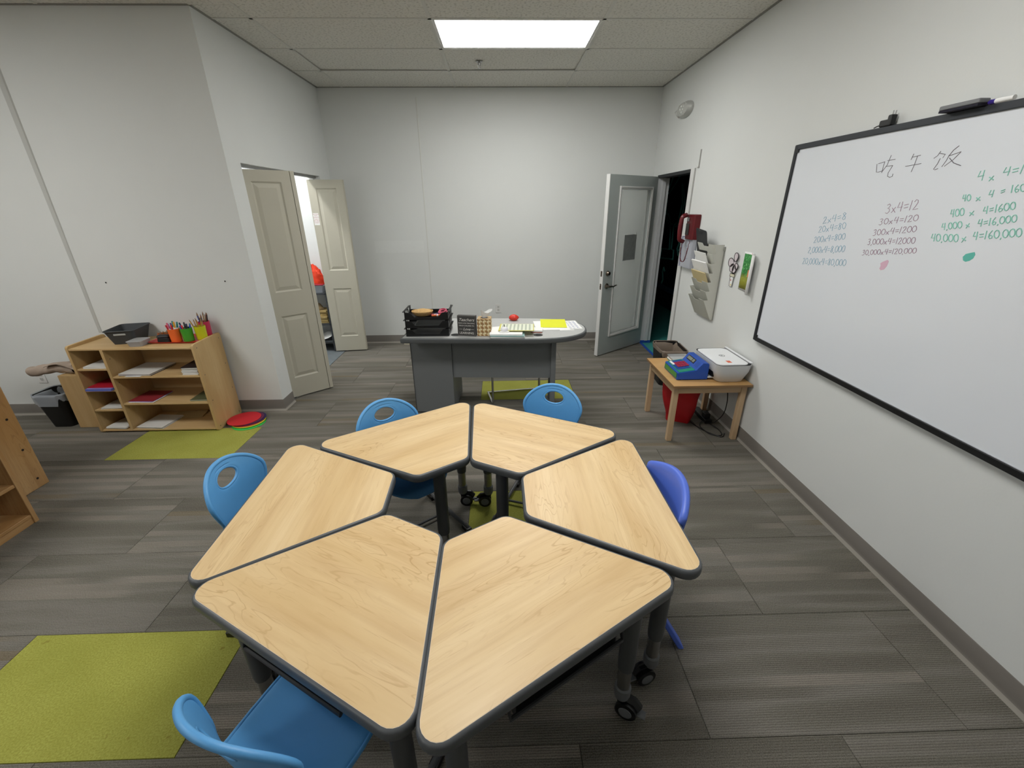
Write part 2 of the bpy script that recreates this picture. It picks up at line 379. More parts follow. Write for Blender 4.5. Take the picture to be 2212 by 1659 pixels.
# ceiling
ce = struct('ceiling', 'suspended ceiling of speckled lay-in panels')
MB().box(-5.2, XR + .2, YR - .1, YB + .1, HC + .06, HC + .12).build('deck', mat('deck_grey', '#8a8a86', .9), ce, smooth=0)
GX, GY = -1.6857, 4.907; CWX, CWY = 1.2192, .6096
LIGHTS = [(GX + CWX, GY - 2 * CWY), (GX + CWX, GY - 6 * CWY), (GX - 2 * CWX, GY - 6 * CWY), (GX - 2 * CWX, GY - 10 * CWY)]
pm = {}
for i in range(-3, 3):
    for j in range(-12, 1):
        x0 = GX + CWX * i; y0 = GY + CWY * j
        if any(abs(x0 - a) < .01 and abs(y0 - b) < .01 for a, b in LIGHTS): continue
        xa, xb, ya, yb = max(x0, XW), min(x0 + CWX, XR), max(y0, YR), min(y0 + CWY, YB)
        if xb - xa < .02 or yb - ya < .02: continue
        if xa >= XL - .01 or yb <= YC + .01: parts_ = [(xa, xb, ya, yb)]
        else: parts_ = [(xa, xb, ya, min(yb, YC)), (max(xa, XL), xb, max(ya, YC), yb)]
        for a0, a1, b0, b1 in parts_:
            if a1 - a0 < .02 or b1 - b0 < .02: continue
            key = (round(a1 - a0, 3), round(b1 - b0, 3))
            if key not in pm:
                w2, h2 = (a1 - a0) / 2 - .0015, (b1 - b0) / 2 - .0015
                q = MB().box(-w2, w2, -h2, h2, 0, .016); po = q.build('ceiling_panel', CEIL, ce, smooth=0); pm[key] = po.data
            else:
                po = bpy.data.objects.new('ceiling_panel', pm[key]); COL.objects.link(po); po.parent = ce
            po.location = ((a0 + a1) / 2, (b0 + b1) / 2, HC + .0015)
            if j == -1 and i in (0, 1): po.rotation_euler = (R(.55), R(.25 if i == 0 else -.2), 0); po.location.z += .004
TB = mat('grid_white', '#cfcec8', .6)
def bar(a0, a1, b0, b1):
    MB().box(a0, a1, b0, b1, HC - .0015, HC + .0012).box(a0 + (.010 if a1 - a0 < .03 else 0), a1 - (.010 if a1 - a0 < .03 else 0), b0 + (.010 if b1 - b0 < .03 else 0), b1 - (.010 if b1 - b0 < .03 else 0), HC + .0012, HC + .035).build('grid_bar', TB, ce, smooth=0)
for i in range(-2, 3):
    x0 = GX + CWX * i; bar(x0 - .012, x0 + .012, YR, YB if x0 > XL else YC)
for j in range(-12, 1):
    y0 = GY + CWY * j; bar(XW if y0 < YC else XL, XR, y0 - .012, y0 + .012)
AB = mat('wall_angle', '#8d8c86', .6)
for (a0, a1, b0, b1) in ((XL, XR, YB - .02, YB), (XR - .02, XR, YR, YB), (XL, XL + .02, YC, YB), (XW, XL, YC - .02, YC)):
    MB().box(a0, a1, b0, b1, HC - .0022, HC + .001).build('wall_angle', AB, ce, smooth=0)
MB().box(-3.0, XL - TH, YC + TH, YB, HC - .01, HC + .01).build('closet_ceiling', CW, ce, smooth=0)
# ceiling lights
DIFF = NT('light_diffuser')
DIFF.b.inputs['Base Color'].default_value = (.9, .9, .9, 1); DIFF.b.inputs['Emission Color'].default_value = (1.0, .995, .97, 1); DIFF.b.inputs['Emission Strength'].default_value = LAMP
for n, (x0, y0) in enumerate(LIGHTS):
    t = thing('ceiling_light', ['lit rectangular ceiling panel light above the desk', 'lit ceiling panel light above the ring of tables', 'lit ceiling panel light over the left of the room', 'lit ceiling panel light in the far rear left'][n], 'ceiling light', (x0 + CWX / 2, y0 + CWY / 2, HC), group='recessed panel lights in the ceiling grid')
    hx, hy = CWX / 2 - .013, CWY / 2 - .013
    f = MB()
    for (a0, a1, b0, b1) in ((-hx, hx, -hy, -hy + .018), (-hx, hx, hy - .018, hy), (-hx, -hx + .018, -hy + .018, hy - .018), (hx - .018, hx, -hy + .018, hy - .018)): f.box(a0, a1, b0, b1, .001, .05)
    f.build('light_frame', WHITEP, t, smooth=0)
    MB().box(-hx + .018, hx - .018, -hy + .018, hy - .018, .004, .008).build('diffuser', DIFF.m, t, smooth=0)
t = thing('closet_light', 'bright light on the closet ceiling', 'ceiling light', (-2.55, 4.5, HC - .01))
MB().box(-.1, .1, -.6, .6, -.05, 0).build('light_body', WHITEP, t); MB().box(-.08, .08, -.58, .58, -.06, -.05).build('diffuser', mat('closet_tube', '#ffffff', .5, emit=40, var=0), t)
# right wall doorway: jambs, casing, hallway beyond
o = struct('trim_1', 'white door casing and jambs of the right doorway')
JW = mat('jamb_white', '#c9cbcc', .5)
MB().box(XR + .001, XR + TH + .001, DY1 - .03, DY1, .036, DZ - .0).box(XR + .05, XR + .09, DY1 - .045, DY1 - .03, .036, DZ).build('jamb', JW, o)
MB().box(XR, XR + TH, DY0, DY0 + .02, 0, DZ).build('jamb', WHITEP, o)
MB().box(XR, XR + TH, DY0, DY1, DZ - .03, DZ + .0005).build('door_head', mat('door_head_dark', '#2b2d30', .6), o)
MB().box(XR - .012, XR + .001, DY0 - .075, DY0 + .004, 0, DZ + .0).build('casing', WHITEP, o, bevel=.003)
MB().box(XR - .012, XR + .001, DY0 - .088, DY0 - .079, 0, DZ + .0).build('casing_bead', mat('bead_grey', '#b3b3b0', .6), o)
MB().box(XR - .008, XR + .001, DY0 - .155, DY0 - .143, DZ + .005, DZ + .145).box(XR - .012, XR + .001, DY0 - .158, DY0 - .128, DZ - .003, DZ + .005).build('cable_cover', mat('cable_cover', '#aaa9a4', .6), o)
MB().box(XR - .005, XR + .03, DY0 + .02, DY1 - .03, 0.0008, .0022).box(XR + .0, XR + TH + .002, DY1 - .032, DY1 - .0305, .0022, .036).build('blue_tape', mat('blue_tape', '#1c4fb0', .6), o, smooth=0)
TEAL = mat('teal_floor', '#3f9a93', .7, var=.15, vs=20)
o = tag(MB().box(XR + .03, 3.05, 3.4, 9.2, -.006, .0006).build('floor_hallway', TEAL, smooth=0), kind='structure')
NAVY = mat('chalkboard_navy', '#0a1a28', .8, var=.3, vs=3)
o = struct('wall_hallway', 'dark navy hallway wall with teal chalk drawings')
MB().box(2.9, 3.05, 3.4, 9.2, 0, 2.8).box(XR + TH, 2.9, 9.1, 9.2, 0, 2.8).box(XR + TH, 2.9, 3.4, 3.5, 0, 2.8).build('wall_panel', NAVY, o, smooth=0)
MB().box(XR + TH, XR + TH + .02, 3.5, DY0 - .02, 0, 2.8).box(XR + TH, XR + TH + .02, DY1 + .02, 9.1, 0, 2.8).build('hall_wall', NAVY, o, smooth=0)
MB().box(XR + TH + .0, 3.05, 3.4, 9.2, 2.8, 2.86).build('hall_ceiling', NAVY, o, smooth=0)
MB().box(2.84, 2.9, 3.5, 9.1, .30, .37).build('chalk_ledge', mat('ledge_blue', '#3b5a78', .5), o, bevel=.004)
ch = MB()
for st in ([(7.54, 2.31), (7.75, 2.12), (7.92, 1.90), (7.86, 1.86), (7.6, 2.02), (7.28, 2.25)], [(7.3, 1.98), (7.14, 1.75), (7.16, 1.5), (7.38, 1.35), (7.6, 1.4), (7.78, 1.55)],
           [(7.34, 2.0), (7.22, 1.72), (7.28, 1.45), (7.45, 1.36)], [(7.6, 1.38), (7.52, .98), (7.88, .96), (7.9, .80), (7.3, .84), (7.32, .98), (7.43, .99), (7.46, 1.36)],
           [(7.93, 1.9), (7.90, 1.6), (7.78, 1.42)], [(7.1, 1.0), (7.05, 1.08), (7.12, 1.12), (7.18, 1.02), (7.1, .92)], [(7.6, .6), (7.66, .66), (7.7, .58), (7.64, .45), (7.68, .38)]):
    ch.tube([(2.897, y, z) for y, z in st], .017, 5)
ch.build('chalk_drawing', mat('chalk_teal', '#7fe0d6', .8), o)
# ================================================================ TRAPEZOID TABLES
TZ = .64; A2, B2, HH = .428, .1205, .2663          # half outer side, half inner side, half depth of the wood face
def trap(g, r=.045):
    e = g * 1.732; s = g / math.tan(R(60)) ; ks = g / math.cos(R(30)) 
    # offset a trapezoid (60 deg base angles) outwards by g
    a = A2 + g * (1 / math.sin(R(60)) + 1 / math.tan(R(60))); b = B2 + g * (1 / math.sin(R(60)) - 1 / math.tan(R(60)))
    return round_poly([(-HH - g, -a), (HH + g, -b), (HH + g, b), (-HH - g, a)], r + g, 7)
CASTER_GREY = mat('caster_grey', '#6c6e71', .5)
def caster(parent, x, y, ang, brake):
    c = MB()
    for s_ in (-1, 1):
        c.lathe([(.030, -.009), (.0375, -.007), (.0375, .007), (.030, .009)], 20, T(.022, s_ * .016, .0377) @ RX(90))
    c.box(-.006, .030, -.006, .006, .03, .075).lathe([(.014, .06), (.017, .075), (.013, .088)], 12)
    c.tube([(-.012, 0, .07), (.01, 0, .082), (.045, 0, .078), (.064, 0, .055)], .009, 6, sx=2.0)
    o = c.build('caster', BLACK, parent); o.location = (x, y, 0); o.rotation_euler = (0, 0, R(ang))
    for s_ in (-1, 1): MB().lathe([(.024, -.001), (.022, .0015)], 16, T(.022, s_ * .0255, .0377) @ RX(90)).build('wheel_cap', CASTER_GREY, o)
    if brake: MB().box(.058, .088, -.014, .014, .032, .040).build('brake_lever', CASTER_GREY, o, bevel=.003)
def leg(parent, x, y, ang, brake):
    l = MB(); l.lathe([(.0262, .235), (.0285, .26), (.0285, .60)], 20, T(x, y, 0)); l.box(x - .045, x + .045, y - .045, y + .045, .592, .598)
    o = l.build('leg', LEGGREY, parent)
    q = MB().lathe([(.0225, .12), (.0225, .245)], 18, T(x, y, 0))
    for z in (.19, .215): q.lathe([(.004, 0), (.004, .002)], 8, T(x + .0215, y, z) @ RY(90))
    q.build('chrome_tube', DULLCHROME, o)
    MB().lathe([(.0245, .086), (.0285, .10), (.0285, .135), (.0235, .142)], 18, T(x, y, 0)).build('collar', CASTER_GREY, o)
    return o
def make_table():
    t = thing('trapezoid_table', '', 'table', group='maple-topped trapezoid tables pushed into a ring')
    e = MB(); pr = [(.000, -.0001), (.005, -.0012), (.0085, -.005), (.0100, -.013), (.0100, -.027), (.007, -.035), (.001, -.039)]
    rings = [trap(g) for g, z in pr]; n = len(rings[0]); v = []; f = []
    for ring, (g, z) in zip(rings, pr): v += [(x, y, TZ + z) for x, y in ring]
    for i in range(len(pr) - 1):
        for j in range(n): f.append((i * n + j, i * n + (j + 1) % n, (i + 1) * n + (j + 1) % n, (i + 1) * n + j))
    f.append(tuple(range((len(pr) - 1) * n, len(pr) * n))); e.add(v, f)
    MB().prism(trap(-.0012), TZ - .006, TZ + .0004).build('tabletop', MAPLE, t, smooth=30)
    e.build('edge_band', GREY, t, smooth=40)
    MB().prism(trap(-.0002), TZ - .004, TZ + .0001).build('edge_line', mat('laminate_core', '#e9d6bd', .5), t, smooth=30)
    fr = MB()
    for (p, q) in (((-HH + .075, -A2 + .14), (-HH + .075, A2 - .14)), ((-HH + .10, -A2 + .15), (HH - .05, -.03)), ((-HH + .10, A2 - .15), (HH - .05, .03))):
        fr.tube([(p[0], p[1], .586), (q[0], q[1], .586)], .014, 8)
    fr.build('apron_frame', LEGGREY, t)
    leg(t, -HH + .075, -A2 + .117, 0, 1); leg(t, -HH + .075, A2 - .117, 0, 1); leg(t, HH - .055, 0, 0, 0)
    caster(t, -HH + .075, -A2 + .117, -150, 1); caster(t, -HH + .075, A2 - .117, 140, 1); caster(t, HH - .055, 0, 60, 0)
    b = MB(); b.tube([(-HH + .02, -.19, .565), (-HH + .012, -.19, .53), (-HH + .012, .19, .53), (-HH + .02, .19, .565)], .006, 8)
    b.tube([(HH - .22, -.12, .565), (HH - .22, -.12, .53), (HH - .22, .12, .53), (HH - .22, .12, .565)], .005, 8)
    b.box(-HH + .02, HH - .22, -.17, .17, .515, .518).box(-HH + .02, HH - .22, -.172, -.168, .515, .572).box(-HH + .02, HH - .22, .168, .172, .515, .572)
    b.build('book_tray', DKGREY, t)
    return t
TABLES = [((.0357, .9468, 121.0), 'maple-topped trapezoid table at front right, nearest the camera'), ((-.4559, .9689, 61.2), 'maple-topped trapezoid table at front left, near blue chair pushed under it'),
          ((-.7295, 1.3838, 2.6), 'maple-topped trapezoid table at the left of the ring'), ((-.4105, 1.787, -57.0), 'maple-topped trapezoid table at the back left of the ring'),
          ((.0871, 1.7907, -117.8), 'maple-topped trapezoid table at the back right of the ring'), ((.3446, 1.3611, 180.4), 'maple-topped trapezoid table at the right, royal blue chair behind it')]
SWIVEL = [(-30, -25, 60), (200, 150, 30), (120, 200, 90), (80, 0, 200), (180, 100, 20), (60, 195, 150)]      # which way each wheel trails
t0 = make_table()
for n, ((x, y, a), lab) in enumerate(TABLES):
    t = t0 if n == 0 else copy_tree(t0)
    t.location = (x, y, 0); t.rotation_euler = (0, 0, R(a)); t['label'] = lab
    for c_, wa in zip([q for q in t.children if q.name.startswith('caster')], SWIVEL[n]): c_.rotation_euler = (0, 0, R(wa - a))

# ================================================================ CHAIRS
PROF = [(.205, .366), (.203, .385), (.19, .398), (.16, .406), (.10, .405), (.04, .399), (-.03, .394), (-.09, .396), (-.135, .405), (-.165, .424), (-.182, .452), (-.190, .49), (-.196, .53), (-.203, .57), (-.211, .61), (-.220, .65), (-.225, .67), (-.230, .688), (-.234, .702), (-.237, .711), (-.2385, .7165), (-.239, .7185)]
WID = [.040, .085, .118, .145, .164, .171, .173, .170, .162, .150, .141, .133, .138, .152, .164, .170, .170, .170, .170, .170, .170, .170, .170]
def lerp(a, t):
    f = t * (len(a) - 1); i = min(int(f), len(a) - 2); f -= i
    if isinstance(a[0], tuple): return tuple(p * (1 - f) + q * f for p, q in zip(a[i], a[i + 1]))
    return a[i] * (1 - f) + a[i + 1] * f
NU, NV = 16, 54
def shell(u, v):
    s_ = 2 * u - 1; y, z = lerp(PROF, v); wd = lerp(WID, v)
    if z > .595: wd *= math.sqrt(max(.0015, 1 - ((z - .595) / .1240) ** 2))
    back = min(1, max(0, (v - .395) / .17))
    x = s_ * wd; k = (x / .2) ** 2
    y += back * k * .062; z += (1 - back) * k * .012
    return (x, y, z)
# handle hole: cells removed around the centre and their rim snapped to an ellipse
HC_V = .705; hu0, hu1 = 6, 10
def hole_ij(): return range(hu0, hu1), range(int(HC_V * NV) - 2, int(HC_V * NV) + 3)
def make_shell(m, parent):
    ui, vj = hole_ij(); j0, j1 = vj.start, vj.stop
    zc = lerp(PROF, (j0 + j1) / 2 / NV)[1]
    g = MB(); g.grid(lambda u, v: (u, v, 0), NU, NV, skip=lambda i, j: i in ui and j in vj)
    a, b = .059, .036; out = []
    cu, cv = (hu0 + hu1) / 2, (j0 + j1) / 2
    for (u, v, _) in g.v:
        i, j = u * NU, v * NV; di, dj = i - cu, j - cv
        x, y, z = shell(u, v)
        m_ = max(abs(di) / ((hu1 - hu0) / 2), abs(dj) / ((j1 - j0) / 2))
        if 1e-6 < m_ < 2.35:
            an = math.atan2(dj / ((j1 - j0) / 2), di / ((hu1 - hu0) / 2))
            ex, ez = a * math.cos(an), b * math.sin(an)
            f = max(0, 1 - max(0, m_ - 1) / 1.35)
            tx, tz = ex * max(m_, 1), zc + ez * max(m_, 1)
            nx = x * (1 - f) + tx * f; nz = z * (1 - f) + tz * f
            # stay on the shell: recompute depth from height and side distance
            for q in range(len(PROF) - 1):
                if PROF[q][1] <= nz <= PROF[q + 1][1] and q > 8:
                    ff = (nz - PROF[q][1]) / (PROF[q + 1][1] - PROF[q][1]); ny = PROF[q][0] * (1 - ff) + PROF[q + 1][0] * ff; break
            else: ny = PROF[-1][0]
            ny += (nx / .2) ** 2 * .062
            x, y, z = nx, ny, nz
        out.append((x, y, z))
    g.v = out
    o = g.build('seat_shell', m, parent, smooth=180, solid=.011, subsurf=1)
    rim = [shell(0, j / NV) for j in range(0, NV + 1)] + [shell(i / NU, 1) for i in range(1, NU + 1)] + [shell(1, j / NV) for j in range(NV - 1, -1, -1)] + [shell(i / NU, 0) for i in range(NU - 1, 0, -1)]
    rad = []
    for p in rim: rad.append(.0058 + .0034 * min(1, max(0, (p[2] - .5) / .12)))
    e = MB(); e.tube(rim, rad, 10, closed=True)
    e.build('rolled_edge', m, parent, smooth=180)
    h = []
    for q in range(24):
        an = 2 * math.pi * q / 24; hx, hz = (a + .0015) * math.cos(an), zc + (b + .0015) * math.sin(an)
        for k in range(9, len(PROF) - 1):
            if PROF[k][1] <= hz <= PROF[k + 1][1]:
                ff = (hz - PROF[k][1]) / (PROF[k + 1][1] - PROF[k][1]); hy = PROF[k][0] * (1 - ff) + PROF[k + 1][0] * ff; break
        h.append((hx, hy + (hx / .2) ** 2 * .062, hz))
    MB().tube(h, .0060, 8, closed=True).build('handle_rim', m, parent, smooth=180)
def arc(pts, n=5, r=.05):
    P = [Vector(p) for p in pts]; out = [P[0]]
    for i in range(1, len(P) - 1):
        a, b, c = P[i - 1], P[i], P[i + 1]; rr = min(r, (a - b).length * .45, (c - b).length * .45)
        p0 = b + (a - b).normalized() * rr; p1 = b + (c - b).normalized() * rr
        for k in range(n + 1):
            t = k / n; out.append(p0 * (1 - t) ** 2 + b * 2 * t * (1 - t) + p1 * t * t)
    out.append(P[-1]); return out
def make_chair():
    t = thing('student_chair', '', 'chair', group='sky blue plastic student chairs round the tables')
    make_shell(SKY, t)
    for s_ in (-1, 1):
        pts = arc([(s_ * .10, .10, .378), (s_ * .13, -.06, .372), (s_ * .20, -.235, .20), (s_ * .22, -.225, .022), (s_ * .235, .20, .022)], r=.07)
        l = MB().tube(pts, .0115, 10).build('leg', LEGGREY, t, smooth=180)
        MB().box(s_ * .218 - .016, s_ * .218 + .016, -.235, -.165, .0, .026).build('glide', BLACK, l, bevel=.003)
        MB().box(s_ * .235 - .016, s_ * .235 + .016, .155, .215, .0, .026).build('end_cap', BLACK, l, bevel=.003)
    MB().tube([(-.229, 0, .022), (.229, 0, .022)], .007, 8).build('cross_bar', LEGGREY, t)
    MB().tube([(-.125, -.05, .372), (.125, -.05, .372)], .010, 8).tube([(-.10, .09, .378), (.10, .09, .378)], .010, 8).build('seat_bracket', LEGGREY, t)
    return t
c0 = make_chair()
def chair_at(o, tx, ty, face, lab):                     # (tx, ty): where the top of the back stands
    a = R(face - 90); o.rotation_euler = (0, 0, a)
    lx, ly = 0, -.239
    o.location = (tx - (lx * math.cos(a) - ly * math.sin(a)), ty - (lx * math.sin(a) + ly * math.cos(a)), 0); o['label'] = lab
CHAIRS = [(-.622, .518, 66, 'sky blue plastic chair nearest the camera, pushed under the front left table'), (-1.18, 1.505, -4, 'sky blue plastic chair at the left side of the table ring'),
          (-.66, 2.085, -53, 'sky blue plastic chair at the back left, before the desk drawers'), (.305, 2.262, -110, 'sky blue plastic chair at the back right, before the desk leg')]
for n, (x, y, a, lab) in enumerate(CHAIRS):
    chair_at(c0 if n == 0 else copy_tree(c0), x, y, a, lab)
# royal blue moulded chair
t = thing('moulded_chair', 'royal blue moulded plastic chair at the right side of the table ring', 'chair', (.478, 1.36, 0), 90)
def rb(u, v):
    s_ = 2 * u - 1; wd = .185 - .03 * (1 - v) ** 2; x = s_ * wd
    top = .715 - .055 * s_ * s_; z = .34 + (top - .34) * v
    return (x, -.135 - .075 * v + .06 * s_ * s_ * (.4 + .6 * v), z)
MB().grid(rb, 14, 14).build('backrest', ROYAL, t, smooth=180, solid=.026).modifiers.new('bev', 'BEVEL').width = .006
def rs(u, v):
    s_ = 2 * u - 1; wd = .185 - .02 * (1 - v); x = s_ * wd
    return (x, -.17 + .36 * v, .345 - .012 * math.cos(s_ * 1.5) + (.02 if v > .9 else 0) * -1)
MB().grid(rs, 10, 10).build('seat', ROYAL, t, smooth=180, solid=.022)
for sx in (-1, 1):
    for (y0, y1) in ((-.02, -.235), (.08, .21)):
        l = MB(); l.prism([(-.03, -.012), (.03, -.012), (.03, .012), (-.03, .012)], 0, .35, M=I4)
        l.v = [(sx * (.10 + .075 * (1 - z / .35)) + x * (.9 + .1 * z / .35), (y0 + (y1 - y0) * (1 - z / .35)) + y, z) for x, y, z in l.v]
        l.build('leg', ROYAL, t, bevel=.005)
# chrome-framed seat behind the desk
t = thing('chrome_stool', 'low seat on a chrome frame tucked behind the grey desk', 'stool', (.10, 3.66, 0), 9)
for s_ in (-1, 1):
    MB().tube(arc([(s_ * .215, .14, .42), (s_ * .215, -.12, .42), (s_ * .215, -.12, .012), (s_ * .225, .14, .012)], r=.02), .010, 8).build('frame_side', CHROME, t)
MB().box(-.235, .235, .13, .15, .002, .022).build('floor_bar', CHROME, t, bevel=.002)
MB().prism(rrect(-.22, .22, -.17, .17, .05), .42, .455).build('seat', BLACK, t, bevel=.008)

# ================================================================ FOLDING CLOSET DOORS
def slab(W, H, TT, panels, both=True):
    mb = MB(); xs = [0] + sorted({p[0] for p in panels} | {p[1] for p in panels}) + [W]; zs = [0] + sorted({p[2] for p in panels} | {p[3] for p in panels}) + [H]
    for side in (0, 1):
        y = 0 if side == 0 else TT; d = 1 if side == 0 else -1
        for i in range(len(xs) - 1):
            for j in range(len(zs) - 1):
                cx, cz = (xs[i] + xs[i + 1]) / 2, (zs[j] + zs[j + 1]) / 2
                if any(p[0] < cx < p[1] and p[2] < cz < p[3] for p in panels): continue
                mb.add([(xs[i], y, zs[j]), (xs[i + 1], y, zs[j]), (xs[i + 1], y, zs[j + 1]), (xs[i], y, zs[j + 1])], [(0, 1, 2, 3)])
        for p in panels:
            steps = [(0, 0), (.012, .008), (.017, .008), (.045, .0015)]
            vs = []
            for ins, dep in steps:
                a0, a1, b0, b1 = p[0] + ins, p[1] - ins, p[2] + ins, p[3] - ins
                vs += [(a0, y + d * dep, b0), (a1, y + d * dep, b0), (a1, y + d * dep, b1), (a0, y + d * dep, b1)]
            fs = [(k * 4 + q, k * 4 + (q + 1) % 4, k * 4 + 4 + (q + 1) % 4, k * 4 + 4 + q) for k in range(3) for q in range(4)] + [(12, 13, 14, 15)]
            mb.add(vs, fs)
    for (a, b) in (((0, 0), (W, 0)), ((W, 0), (W, H)), ((W, H), (0, H)), ((0, H), (0, 0))):
        mb.add([(a[0], 0, a[1]), (b[0], 0, b[1]), (b[0], TT, b[1]), (a[0], TT, a[1])], [(0, 1, 2, 3)])
    return mb
def leaf(parent, ax, ay, bx, by, name='door_leaf', toward=1):
    W = math.hypot(bx - ax, by - ay); ang = math.degrees(math.atan2(by - ay, bx - ax)); H = 1.95
    q = slab(W, H, .033, [(.082, W - .075, .985, 1.865), (.085, W - .075, .185, .775)])
    o = q.build(name, BEIGED, parent, smooth=0); o.location = (ax, ay, .014); o.rotation_euler = (0, 0, R(ang)); return o
d = struct('door_1', 'beige panelled folding closet door, nearer pair of leaves')
leaf(d, -2.03, 3.70, -1.741, 3.952)
leaf(d, -1.714, 3.978, -1.98, 4.235)
MB().lathe([(.004, 1.955), (.004, 1.975)], 8, T(-2.0, 4.2, 0)).lathe([(.004, 1.955), (.004, 1.975)], 8, T(-2.02, 3.74, 0)).build('pivot_pin', DULLCHROME, d)
d = struct('door_2', 'beige panelled folding closet door, farther pair with a red warning sticker')
lf = leaf(d, -2.098, 5.146, -1.725, 5.184)
leaf(d, -1.722, 5.222, -2.0, 5.236)
MB().lathe([(.004, 1.955), (.004, 1.99)], 8, T(-2.03, 5.17, 0)).build('pivot_pin', DULLCHROME, d)
st = MB().box(.008, .066, -.0012, -.0002, 1.487, 1.612).build('warning_sticker', PAPER, lf, smooth=0); st['label'] = 'white sticker with red lettering'
st.location = (0, 0, -.0)
RED = mat('sticker_red', '#a8333d', .6)
for s_, z, sz in (('ELECTRICAL', 1.600, .0115), ('ROOM', 1.587, .0115), ('AUTHORIZED', 1.573, .008), ('PERSONNEL ONLY', 1.563, .0075), ('CUARTO', 1.547, .0115), ('ELÉCTRICO', 1.533, .0115), ('SOLO PERSONAL', 1.519, .0075), ('AUTORIZADO', 1.509, .0075)):
    text('sticker_text', s_, RED, sz, T(.037, -.0014, z) @ RX(90), lf, ext=.0002)
# ================================================================ GLASS DOOR
d = struct('door_3', 'open grey-framed glass door standing by the back wall')
LW, LH, LT = .91, 1.97, .044
hx, hy, fx, fy = 1.86, 5.36, 1.129, 4.797
ang = math.degrees(math.atan2(fy - hy, fx - hx))
d.location = (hx, hy, .01); d.rotation_euler = (0, 0, R(ang))
# local x runs from hinge to free edge; the face turned to the room is at +y
GX0, GX1, GZ0, GZ1 = .145, .735, .215, 1.855
lf = MB(); lf.box(0, GX0, -LT, 0, 0, LH).box(GX1, LW, -LT, 0, 0, LH).box(GX0, GX1, -LT, 0, 0, GZ0).box(GX0, GX1, -LT, 0, GZ1, LH)
lf.build('door_leaf', GDOOR, d, smooth=0)
MB().box(LW, LW + .003, -LT, .0005, 0, LH).box(LW - .006, LW, 0, .0006, 0, LH).build('edge_strip', WHITEP, d, smooth=0)
tr = MB()
for w_, y_ in ((.030, .012), (.018, .018)):
    for yy in ((0, y_), (-LT - y_, -LT)):
        o0 = .012; a0, a1, b0, b1 = GX0 - .006, GX1 + .006, GZ0 - .006, GZ1 + .006
        tr.box(a0, a0 + w_, yy[0], yy[1], b0, b1).box(a1 - w_, a1, yy[0], yy[1], b0, b1).box(a0 + w_, a1 - w_, yy[0], yy[1], b0, b0 + w_).box(a0 + w_, a1 - w_, yy[0], yy[1], b1 - w_, b1)
tr.build('glazing_bead', WHITEP, d, bevel=.003)
g = MB(); g.box(GX0 + .012, GX1 - .012, -.026, -.020, GZ0 + .012, GZ1 - .012)
gl = NT('clear_glass'); gl.b.inputs['Base Color'].default_value = (.86, .90, .88, 1); gl.b.inputs['Roughness'].default_value = .02; gl.b.inputs['Alpha'].default_value = .30; gl.b.inputs['Specular IOR Level'].default_value = .6
g.build('glass_pane', gl.m, d, smooth=0)
nt_ = mat('notice_back', '#8e9290', .8, var=.2, vs=30)
MB().box(.33, .555, -.0195, -.0185, 1.08, 1.36).build('paper_notice', nt_, d, smooth=0)
hw = mat('dark_nickel', '#7c7368', .3, 1, var=0)
q = MB().lathe([(.030, 0), (.030, .006), (.024, .012), (.020, .03), (.0, .032)], 20, T(.835, 0, .965) @ RX(-90)); q.build('deadbolt', hw, d)
q = MB().lathe([(.032, 0), (.032, .006), (.014, .014), (.012, .045)], 20, T(.835, 0, .822) @ RX(-90)); q.tube([(.84, .048, .822), (.80, .052, .822), (.77, .05, .816), (.735, .05, .826), (.715, .05, .828)], [.011, .010, .008, .007, .006], 8)
q.build('door_handle', hw, d)
MB().box(LW + .003, LW + .004, -.032, -.012, .935, .995).box(LW + .003, LW + .004, -.032, -.012, .790, .855).box(LW + .003, LW + .012, -.027, -.017, .815, .832).build('latch_plate', hw, d)
h_ = MB()
for z in (.25, 1.0, 1.75): h_.lathe([(.008, z - .05), (.008, z + .05)], 10, T(-.004, .006, 0))
h_.build('hinge', hw, d)
# ================================================================ WHITEBOARD
WBX = XR - .022
wb = thing('whiteboard', 'large whiteboard with dark frame and handwritten multiplication tables', 'whiteboard', (XR, 0, 0))
L_ = -XR
def gx(v): return v - XR
Y0, Y1, Z0, Z1 = .42, 2.868, .79, 2.008
BOARD = mat('whiteboard_surface', '#e2e6ec', .22, var=.02, vs=2)
MB().box(gx(WBX) - .002, -.002, Y0 + .02, Y1 - .02, Z0 + .02, Z1 - .02).build('board', BOARD, wb, smooth=0)
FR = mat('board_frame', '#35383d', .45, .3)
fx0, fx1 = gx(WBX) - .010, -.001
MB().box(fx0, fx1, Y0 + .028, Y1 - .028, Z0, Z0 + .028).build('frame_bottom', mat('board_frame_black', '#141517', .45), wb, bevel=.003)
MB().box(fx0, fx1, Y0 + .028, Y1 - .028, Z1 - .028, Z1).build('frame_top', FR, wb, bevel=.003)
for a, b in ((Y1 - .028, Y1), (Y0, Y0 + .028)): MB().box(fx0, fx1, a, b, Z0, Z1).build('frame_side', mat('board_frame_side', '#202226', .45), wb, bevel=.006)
for y in (Y1 - .034, Y0 + .034):
    for z in (Z0 + .034, Z1 - .034): MB().box(fx0, fx0 + .006, y - .010, y + .010, z - .010, z + .010).build('corner_clip', BLACK, wb)
MB().box(gx(WBX) - .004, gx(WBX), Y0 + .03, Y1 - .029, Z0 + .028, Z0 + .031).box(gx(WBX) - .004, gx(WBX), Y1 - .033, Y1 - .030, Z0 + .03, Z1 - .03).build('inner_bead', mat('bead_silver', '#c4c7ce', .4), wb)
def el(cx, cy, rx, ry, n=10, a0=90, a1=-270): return [(cx + rx * math.cos(R(a0 + (a1 - a0) * i / n)), cy + ry * math.sin(R(a0 + (a1 - a0) * i / n))) for i in range(n + 1)]
